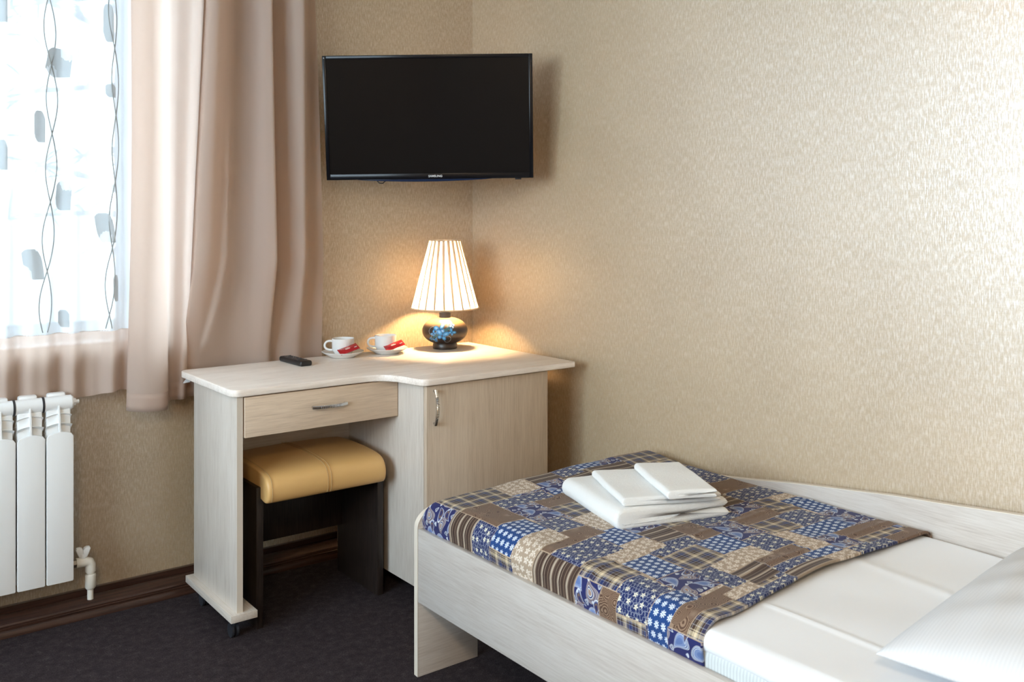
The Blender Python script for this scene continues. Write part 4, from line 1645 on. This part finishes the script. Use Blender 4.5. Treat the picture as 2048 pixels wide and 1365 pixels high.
P = []
ys = np.linspace(-3.03, -1.95, 90)
path = []
for k in range(9):                                   # lip that rolls over the left edge
    a = R(-60 + 150 * k / 8)
    path.append((-0.868 - 0.022 * math.cos(a), -0.024 + 0.024 * math.sin(a)))
path = [(-0.872, -0.0315)] + path
rowsP = []
for (x, dz) in path:
    rowsP.append([(x + 0.0015 * math.sin(y * 23), y, 0.478 + dz + 0.002 * math.sin(y * 9) * (1 if dz < -0.03 else 0.3)) for y in ys])
for x in np.linspace(-0.860, -0.05, 110):
    rowsP.append([(x, y, sheet_top(x, y) - 0.0 * y) for y in ys])
for k in range(1, 6):
    a = R(90 * k / 5)
    rowsP.append([(-0.05 + 0.026 * math.sin(a), y, sheet_top(-0.05, y) - 0.03 * (1 - math.cos(a))) for y in ys])
sh = grid_obj('white_sheet', rowsP, M['sheet'])
tag(sh, 'smooth white sheet between bedspread and pillow with a pressed crease', 'sheet')

# ------------------------------------------------------------------ patchwork bedspread
# fabric rectangles: kind, u0, u1 (across the bed), v far, v near (along the bed)
B_, P_, T_, V_, D_, S_, Y_ = range(7)
RECTS = [
    # left drop, from the foot
    (Y_, -0.99, -0.865, -1.00, -1.170), (S_, -0.99, -0.865, -1.170, -1.275), (V_, -0.99, -0.865, -1.275, -1.360), (P_, -0.99, -0.912, -1.360, -1.460), (T_, -0.99, -0.775, -1.455, -1.538),
    (S_, -0.99, -0.868, -1.540, -1.700), (Y_, -0.99, -0.885, -1.700, -1.785), (B_, -0.99, -0.885, -1.785, -1.840), (P_, -0.99, -0.922, -1.840, -1.930), (Y_, -0.99, -0.905, -1.995, -2.12),
    # foot edge
    (B_, -0.865, -0.625, -0.95, -1.065), (V_, -0.625, -0.545, -0.95, -1.045), (S_, -0.57, -0.465, -1.045, -1.130), (B_, -0.545, -0.36, -0.95, -1.045), (T_, -0.46, -0.36, -1.0, -1.055), (V_, -0.465, -0.38, -1.055, -1.135),
    (D_, -0.47, -0.29, -1.045, -1.115), (Y_, -0.36, -0.205, -0.95, -1.115), (B_, -0.205, -0.02, -0.95, -1.075), (P_, -0.205, -0.03, -1.075, -1.170), (S_, -0.36, -0.205, -1.115, -1.195),
    # first columns
    (P_, -0.865, -0.685, -1.065, -1.180), (T_, -0.685, -0.57, -1.045, -1.165), (V_, -0.765, -0.585, -1.180, -1.245), (Y_, -0.585, -0.48, -1.125, -1.205), (B_, -0.865, -0.765, -1.180, -1.350), (Y_, -0.765, -0.665, -1.245, -1.395),
    (B_, -0.665, -0.55, -1.235, -1.318), (P_, -0.665, -0.56, -1.318, -1.430), (D_, -0.912, -0.775, -1.352, -1.455), (V_, -0.775, -0.682, -1.395, -1.498), (B_, -0.868, -0.685, -1.498, -1.578),
    (T_, -0.682, -0.57, -1.430, -1.558), (V_, -0.878, -0.725, -1.578, -1.690), (D_, -0.725, -0.632, -1.562, -1.670), (P_, -0.885, -0.802, -1.692, -1.825), (T_, -0.802, -0.635, -1.672, -1.752), (Y_, -0.632, -0.53, -1.545, -1.636),
    (S_, -0.632, -0.53, -1.636, -1.730), (P_, -0.53, -0.445, -1.560, -1.662), (B_, -0.53, -0.455, -1.662, -1.778), (V_, -0.692, -0.54, -1.728, -1.792), (D_, -0.802, -0.702, -1.752, -1.872), (P_, -0.702, -0.572, -1.792, -1.900),
    (D_, -0.572, -0.46, -1.778, -1.885), (T_, -0.645, -0.47, -1.885, -1.958), (V_, -0.712, -0.645, -1.900, -2.018), (Y_, -0.812, -0.702, -1.872, -1.985), (V_, -0.455, -0.305, -1.640, -1.712), (Y_, -0.305, -0.205, -1.635, -1.705),
    (B_, -0.355, -0.215, -1.705, -1.777), (Y_, -0.465, -0.362, -1.712, -1.848), (P_, -0.358, -0.25, -1.777, -1.868), (V_, -0.472, -0.372, -1.848, -1.948), (V_, -0.205, -0.02, -1.545, -1.648), (P_, -0.205, -0.13, -1.650, -1.752),
    (T_, -0.13, -0.02, -1.640, -1.690), (D_, -0.13, 0.02, -1.690, -1.825), (V_, -0.25, -0.14, -1.772, -1.875), (Y_, -0.142, 0.02, -1.825, -1.945), (T_, -0.385, -0.315, -1.866, -2.01), (D_, -0.315, -0.148, -1.875, -1.950),
    (B_, -0.232, -0.02, -1.948, -2.012), (Y_, -0.322, -0.232, -1.950, -2.045), (B_, -0.545, -0.388, -1.948, -2.012), (V_, -0.552, -0.43, -2.012, -2.050), (D_, -0.43, -0.322, -2.010, -2.052), (S_, -0.648, -0.548, -1.958, -2.040),
    (T_, -0.752, -0.648, -2.018, -2.056), (V_, -0.922, -0.812, -1.826, -1.935), (D_, -0.99, -0.808, -1.935, -2.000), (B_, -0.905, -0.712, -1.995, -2.050), (P_, -0.905, -0.748, -2.050, -2.100), (P_, -0.232, -0.08, -2.012, -2.05),
    (V_, -0.80, -0.55, -2.056, -2.12), (S_, -0.55, -0.40, -2.050, -2.12), (T_, -0.40, -0.31, -2.052, -2.12), (V_, -0.31, -0.16, -2.048, -2.12), (B_, -0.16, 0.02, -2.04, -2.12),
    # right of the towels
    (V_, -0.20, 0.02, -1.365, -1.440), (T_, -0.25, -0.17, -1.435, -1.485), (B_, -0.215, 0.02, -1.440, -1.545), (S_, -0.315, -0.205, -1.560, -1.637), (P_, -0.16, 0.02, -1.17, -1.26), (V_, -0.14, 0.02, -1.26, -1.365),
]


def spread_edge(x):
    xs_ = [-1.0, -0.9, -0.81, -0.70, -0.55, -0.42, -0.28, -0.17, -0.05, 0.05]
    ys_ = [-2.082, -2.088, -2.092, -2.078, -2.058, -2.052, -2.060, -2.062, -2.075, -2.08]
    return float(np.interp(x, xs_, ys_))


STEP = 0.005
us = np.arange(-0.965, 0.0201, STEP)
vs_ = np.arange(0.0, 1.1351, STEP)                    # arc length from the tucked foot edge


def u_profile(u):
    """across the bed -> x and drop below the top"""
    r = 0.050
    u_t = -0.842
    if u > -0.055:
        a = min(math.pi / 2, (u + 0.055) / 0.036)
        x, d = -0.055 + 0.030 * math.sin(a), 0.036 * (1 - math.cos(a))
        return x, d
    if u >= u_t:
        return u, 0.0
    a = (u_t - u) / r
    if a < 1.45:
        return u_t - 0.043 * math.sin(a), r * (1 - math.cos(a))
    return u_t - 0.043 * math.sin(1.45) + (a - 1.45) * 0.003, r * (1 - math.cos(1.45)) + (a - 1.45) * r


def v_profile(s, ye):
    """along the bed: s runs from the foot; returns y and drop"""
    r = 0.045
    if s < 0.05:
        return -1.031, r + (0.05 - s)
    a = (s - 0.05) / r
    if a < math.pi / 2:
        return -1.031 - r * (1 - math.cos(a)), r * (1 - math.sin(a))
    y = -1.031 - r - (s - 0.05 - r * math.pi / 2)
    return y, 0.0


nu, nv = len(us), len(vs_)
co = np.zeros((nu, nv, 3))
fab = np.zeros((nu, nv, 2))
rng = random.Random(4)
for i, u in enumerate(us):
    x, du_ = u_profile(u)
    ye = spread_edge(x)
    for j, s in enumerate(vs_):
        y, dv_ = v_profile(s, ye)
        fab_v = -1.031 - (s - 0.05 - 0.045 * math.pi / 2) - 0.045
        sc = (ye - (-1.10)) / (-2.10 + 1.10)
        if y < -1.10:
            # gentle stretch so that the edge lands on its wavering line
            y = -1.10 + (y + 1.10) * ((ye + 1.10) / (-1.0449))
        top = 0.487 + 0.016 * math.exp(-((y + 1.07) / 0.12) ** 2) * min(1, max(0, (x + 0.80) / 0.45))
        top += 0.0022 * math.sin(x * 13 + 0.7) * math.sin(y * 9 + 0.3) + 0.0012 * math.sin(x * 31 + y * 17)
        top += 0.0026 * math.exp(-((y + 1.692 + 0.01 * math.sin(x * 5)) / 0.006) ** 2) + 0.0026 * math.exp(-((y + 1.925 + 0.01 * math.sin(x * 4)) / 0.006) ** 2)
        top += 0.006 * math.exp(-((y - ye - 0.035) / 0.02) ** 2) * (0.6 + 0.4 * math.sin(x * 9))
        tail = max(0.0, (ye + 0.016 - y) / 0.016)
        dt = 0.012 * tail ** 2 if du_ < 0.03 else 0
        z = top - max(du_, dv_) - 0.25 * min(du_, dv_) - dt
        if du_ > 0.03:
            x += 0  # keep
        bulge = 0.004 * math.sin(min(1, max(0, du_ / 0.09)) * math.pi) * (1 + 0.7 * math.sin(y * 21)) if u < -0.84 else 0
        co[i, j] = (max(x - bulge, -0.8872) if z < 0.425 else x - bulge, y, z)
        fab[i, j] = (u, fab_v)

bs_o = bpy.data.objects.new('patchwork_bedspread', bpy.data.meshes.new('patchwork_bedspread'))
COL.objects.link(bs_o)
idx = np.arange(nu * nv).reshape(nu, nv)
quads = np.stack([idx[:-1, :-1], idx[1:, :-1], idx[1:, 1:], idx[:-1, 1:]], -1).reshape(-1, 4)
me = bs_o.data
me.from_pydata(co.reshape(-1, 3).tolist(), [], quads.tolist())
for m in PATCH:
    me.materials.append(m)
fu = (fab[:-1, :-1, 0] + fab[1:, 1:, 0]).ravel() / 2
fv = (fab[:-1, :-1, 1] + fab[1:, 1:, 1]).ravel() / 2
pid = np.full(len(quads), -1)
rects = list(RECTS)
for r_i, (k, u0, u1, v1, v0) in enumerate(rects):
    msk = (fu > u0) & (fu < u1) & (fv < v1) & (fv > v0) & (pid < 0)
    pid[msk] = r_i
# anything left over gets a plain grid of further patches
cell = {}
for q in np.where(pid < 0)[0]:
    cu = math.floor((fu[q] + 1.0) / 0.105)
    cvv = math.floor((fv[q] + 2.2) / 0.085)
    key = (cu, cvv)
    if key not in cell:
        rects.append(((cu * 3 + cvv * 5 + (cu * cvv) % 2) % 7, cu * 0.105 - 1.0, (cu + 1) * 0.105 - 1.0, (cvv + 1) * 0.085 - 2.2, cvv * 0.085 - 2.2))
        cell[key] = len(rects) - 1
    pid[q] = cell[key]
ra = np.array(rects)
me.polygons.foreach_set('material_index', ra[pid, 0].astype(int))
me.polygons.foreach_set('use_smooth', [True] * len(quads))
fuv = fab.reshape(-1, 2)[quads]                       # (nq,4,2)
off = np.array([((i * 0.0371) % 0.3, (i * 0.0533) % 0.3) for i in range(len(rects))])[pid]
la = me.uv_layers.new(name='fabric')
lb_ = me.uv_layers.new(name='edge_low')
lc = me.uv_layers.new(name='edge_high')
la.data.foreach_set('uv', (fuv + off[:, None, :] + 3.0).ravel())
low = np.stack([fuv[:, :, 0] - ra[pid, 1][:, None], fuv[:, :, 1] - ra[pid, 4][:, None]], -1)
high = np.stack([ra[pid, 2][:, None] - fuv[:, :, 0], ra[pid, 3][:, None] - fuv[:, :, 1]], -1)
lb_.data.foreach_set('uv', low.ravel())
lc.data.foreach_set('uv', high.ravel())
me.update()
md = bs_o.modifiers.new('thickness', 'SOLIDIFY')
md.thickness = 0.006
md.offset = -1
tag(bs_o, 'blue and brown patchwork bedspread over the foot of the bed', 'bedspread')


# ------------------------------------------------------------------ folded cloths
def slab(name, path, yl, th, mat, loc, rz, label, cat, ny=26, wav=0.0009, group=None, yw=None):
    """a thick folded cloth: centre line (x,z) extruded along y, rounded at every end"""
    path = np.array(path, float)
    fr = np.array([0.03, 0.12, 0.28, 0.5, 0.75]) * th / 2
    def ends(p):
        d = (p[1] - p[0]) / np.linalg.norm(p[1] - p[0])
        return np.vstack([p[:1], p[0] + fr[:, None] * d, p[0] + d * th / 2, p[1:][np.linalg.norm(p[1:] - p[0], axis=1) > th * 0.55]])
    path = ends(ends(path)[::-1])[::-1]
    seg = np.r_[0, np.cumsum(np.hypot(*np.diff(path, axis=0).T))]
    tot = seg[-1]
    tang = np.gradient(path, axis=0)
    tang /= np.maximum(1e-9, np.hypot(tang[:, 0], tang[:, 1]))[:, None]
    nor = np.stack([-tang[:, 1], tang[:, 0]], 1)
    npt = len(path)
    rr = th / 2
    e_ = np.array([0, 0.03, 0.12, 0.28, 0.5, 0.75, 1.0]) * rr
    yv = np.concatenate([e_, np.linspace(rr * 1.8, yl - rr * 1.8, ny), (yl - e_)[::-1]])
    ny = len(yv)
    rnd = np.random.RandomState(abs(hash(label)) % 1000 if False else len(label))
    A = np.zeros((npt * 2, ny, 3))
    for j, y in enumerate(yv):
        ey = min(y, yl - y)
        fy = math.sqrt(max(0.0, 1 - (1 - min(1, ey / rr)) ** 2))
        for i in range(npt):
            es = min(seg[i], tot - seg[i])
            fs = math.sqrt(max(0.0, 1 - (1 - min(1, es / rr)) ** 2))
            h = rr * max(0.02, fy * fs)
            yy = y + wav * 2 * math.sin(i * 0.23 + (0 if y < yl / 2 else 2))
            if yw is not None:
                yy = y * (1 + yw * (seg[i] / tot - 0.5))
            for sgn, ii in ((1, i), (-1, 2 * npt - 1 - i)):
                p = path[i] + nor[i] * h * sgn
                A[ii, j] = (p[0], yy, p[1] + wav * 0.9 * math.sin(y * 31 + p[0] * 27))
    # drop the rim exactly to the centre line is implicit (h tiny at the ends)
    o = grid_obj(name, A, mat, None, closed_u=True)
    # close both y ends
    me_ = o.data
    bm_ = bmesh.new()
    bm_.from_mesh(me_)
    bmesh.ops.holes_fill(bm_, edges=[e_ for e_ in bm_.edges if e_.is_boundary], sides=0)
    bmesh.ops.recalc_face_normals(bm_, faces=bm_.faces[:])
    bm_.to_mesh(me_)
    bm_.free()
    me_.polygons.foreach_set('use_smooth', [True] * len(me_.polygons))
    o.location = loc
    o.rotation_euler = (0, 0, rz)
    sm = o.modifiers.new('smooth', 'SUBSURF')
    sm.levels = sm.render_levels = 1
    tag(o, label, cat, group)
    return o


def fold_path(w_, z0, z1, n=16, xr0=0.0, sag=0.0):
    """bottom layer right->left, round fold on the left, top layer left->right"""
    r = (z1 - z0) / 2
    p = [(w_ + xr0 - (w_ + xr0 - r) * k / n, z0) for k in range(n)]
    p += [(r - r * math.sin(R(a)), z0 + r - r * math.cos(R(a))) for a in range(0, 181, 20)]
    p += [(r + (w_ - r) * k / n, z1 + sag * math.sin(math.pi * k / n)) for k in range(1, n + 1)]
    return p


TB0 = 0.487
# local frame of the towels: x along the fold-to-open direction, y away from the viewer's front edge
AT = math.atan2(-0.092, 0.314)
big = slab('bath_towel', fold_path(0.318, 0.0130, 0.0412, 16, 0.006), 0.330, 0.0248, M['terry'], (-0.640, -1.548, TB0 - 0.001), AT, 'large white bath towel folded double on the bedspread, lowest of the pile', 'towel')
small = slab('hand_towel', fold_path(0.262, 0.0052, 0.0168, 14), 0.272, 0.0096, M['terry'], (-0.612, -1.535, TB0 + 0.0535), R(-26), 'white hand towel folded on top of the large bath towel', 'towel')
face = slab('face_cloth', fold_path(0.128, 0.0058, 0.0185, 12), 0.275, 0.0098, M['terry'], (-0.534, -1.615, TB0 + 0.0750), R(-27.5), 'narrow white face cloth laid across the hand towel, topmost of the pile', 'towel')

# ------------------------------------------------------------------ pillow
pil = bpy.data.meshes.new('pillow')
n_ = 44
pts, qd = [], []
PW, PD, PT = 0.37, 0.25, 0.085
A = np.zeros((2, n_, n_, 3))
for s in (0, 1):
    for i in range(n_):
        for j in range(n_):
            a, b = -1 + 2 * i / (n_ - 1), -1 + 2 * j / (n_ - 1)
            a = math.sin(a * math.pi / 2)
            b = math.sin(b * math.pi / 2)
            t = max(0.0, (1 - a ** 2) * (1 - b ** 2))
            h = PT * t ** 0.42
            pin = 0.045
            x = PW * a * (1 - pin * (1 - b * b))
            y = PD * b * (1 - pin * (1 - a * a))
            wr = 0.004 * math.sin(14 * a + 6 * b) * t + 0.003 * math.sin(23 * b - 4 * a) * t
            A[s, i, j] = (x, y, (h + wr) if s == 0 else -h * 0.55)
bm = bmesh.new()
grid_v = {}
for s in (0, 1):
    for i in range(n_):
        for j in range(n_):
            rim = i in (0, n_ - 1) or j in (0, n_ - 1)
            if s == 1 and rim:
                grid_v[(1, i, j)] = grid_v[(0, i, j)]
            else:
                grid_v[(s, i, j)] = bm.verts.new(A[s, i, j])
for s in (0, 1):
    for i in range(n_ - 1):
        for j in range(n_ - 1):
            q = [grid_v[(s, i, j)], grid_v[(s, i + 1, j)], grid_v[(s, i + 1, j + 1)], grid_v[(s, i, j + 1)]]
            bm.faces.new(q if s == 0 else q[::-1])
po = obj('pillow', bm, M['pillow'], None, angle=180)
po.location = (-0.402, -2.548, 0.521)
po.rotation_euler = (R(0), 0, R(6.5))
tag(po, 'white pillow with fine satin stripes at the head of the bed', 'pillow')

# ------------------------------------------------------------------ lamps of the room, outside the frame
cl = empty('ceiling_lamp', (-3.0, -3.9, CEIL), 'round ceiling lamp with a metal rim', 'lamp')
bm = bmesh.new()
bm_lathe(bm, [(0.0, -0.002), (0.26, -0.002), (0.27, -0.02), (0.27, -0.10), (0.262, -0.10), (0.262, -0.02), (0.0, -0.02)], 48)
obj('lamp_pan', bm, M['pvc'], cl)
sc = empty('wall_sconce', (WX, -2.32, 2.02), 'small bedside wall sconce above the pillow', 'lamp')
bm = bmesh.new()
bm_box(bm, -0.02, -0.001, -0.05, 0.05, -0.05, 0.05, 0.004)
bm_tube(bm, [(-0.02, 0, 0), (-0.08, 0, 0.0), (-0.10, 0, 0.03)], 0.008, 10)
obj('bracket', bm, M['chrome'], sc)
bm = bmesh.new()
bm_lathe(bm, [(0.05, -0.02), (0.075, 0.10)], 32, (-0.10, 0, 0.04))
obj('sconce_shade', bm, M['shade'], sc)
pl = bpy.data.lights.new('sconce_light', 'POINT')
pl.energy = SCONCE_W
pl.color = (1.0, 0.62, 0.30)
pl.shadow_soft_size = 0.03
plo = bpy.data.objects.new('sconce_light', pl)
plo.location = (-0.10, -2.32, 2.08)
COL.objects.link(plo)
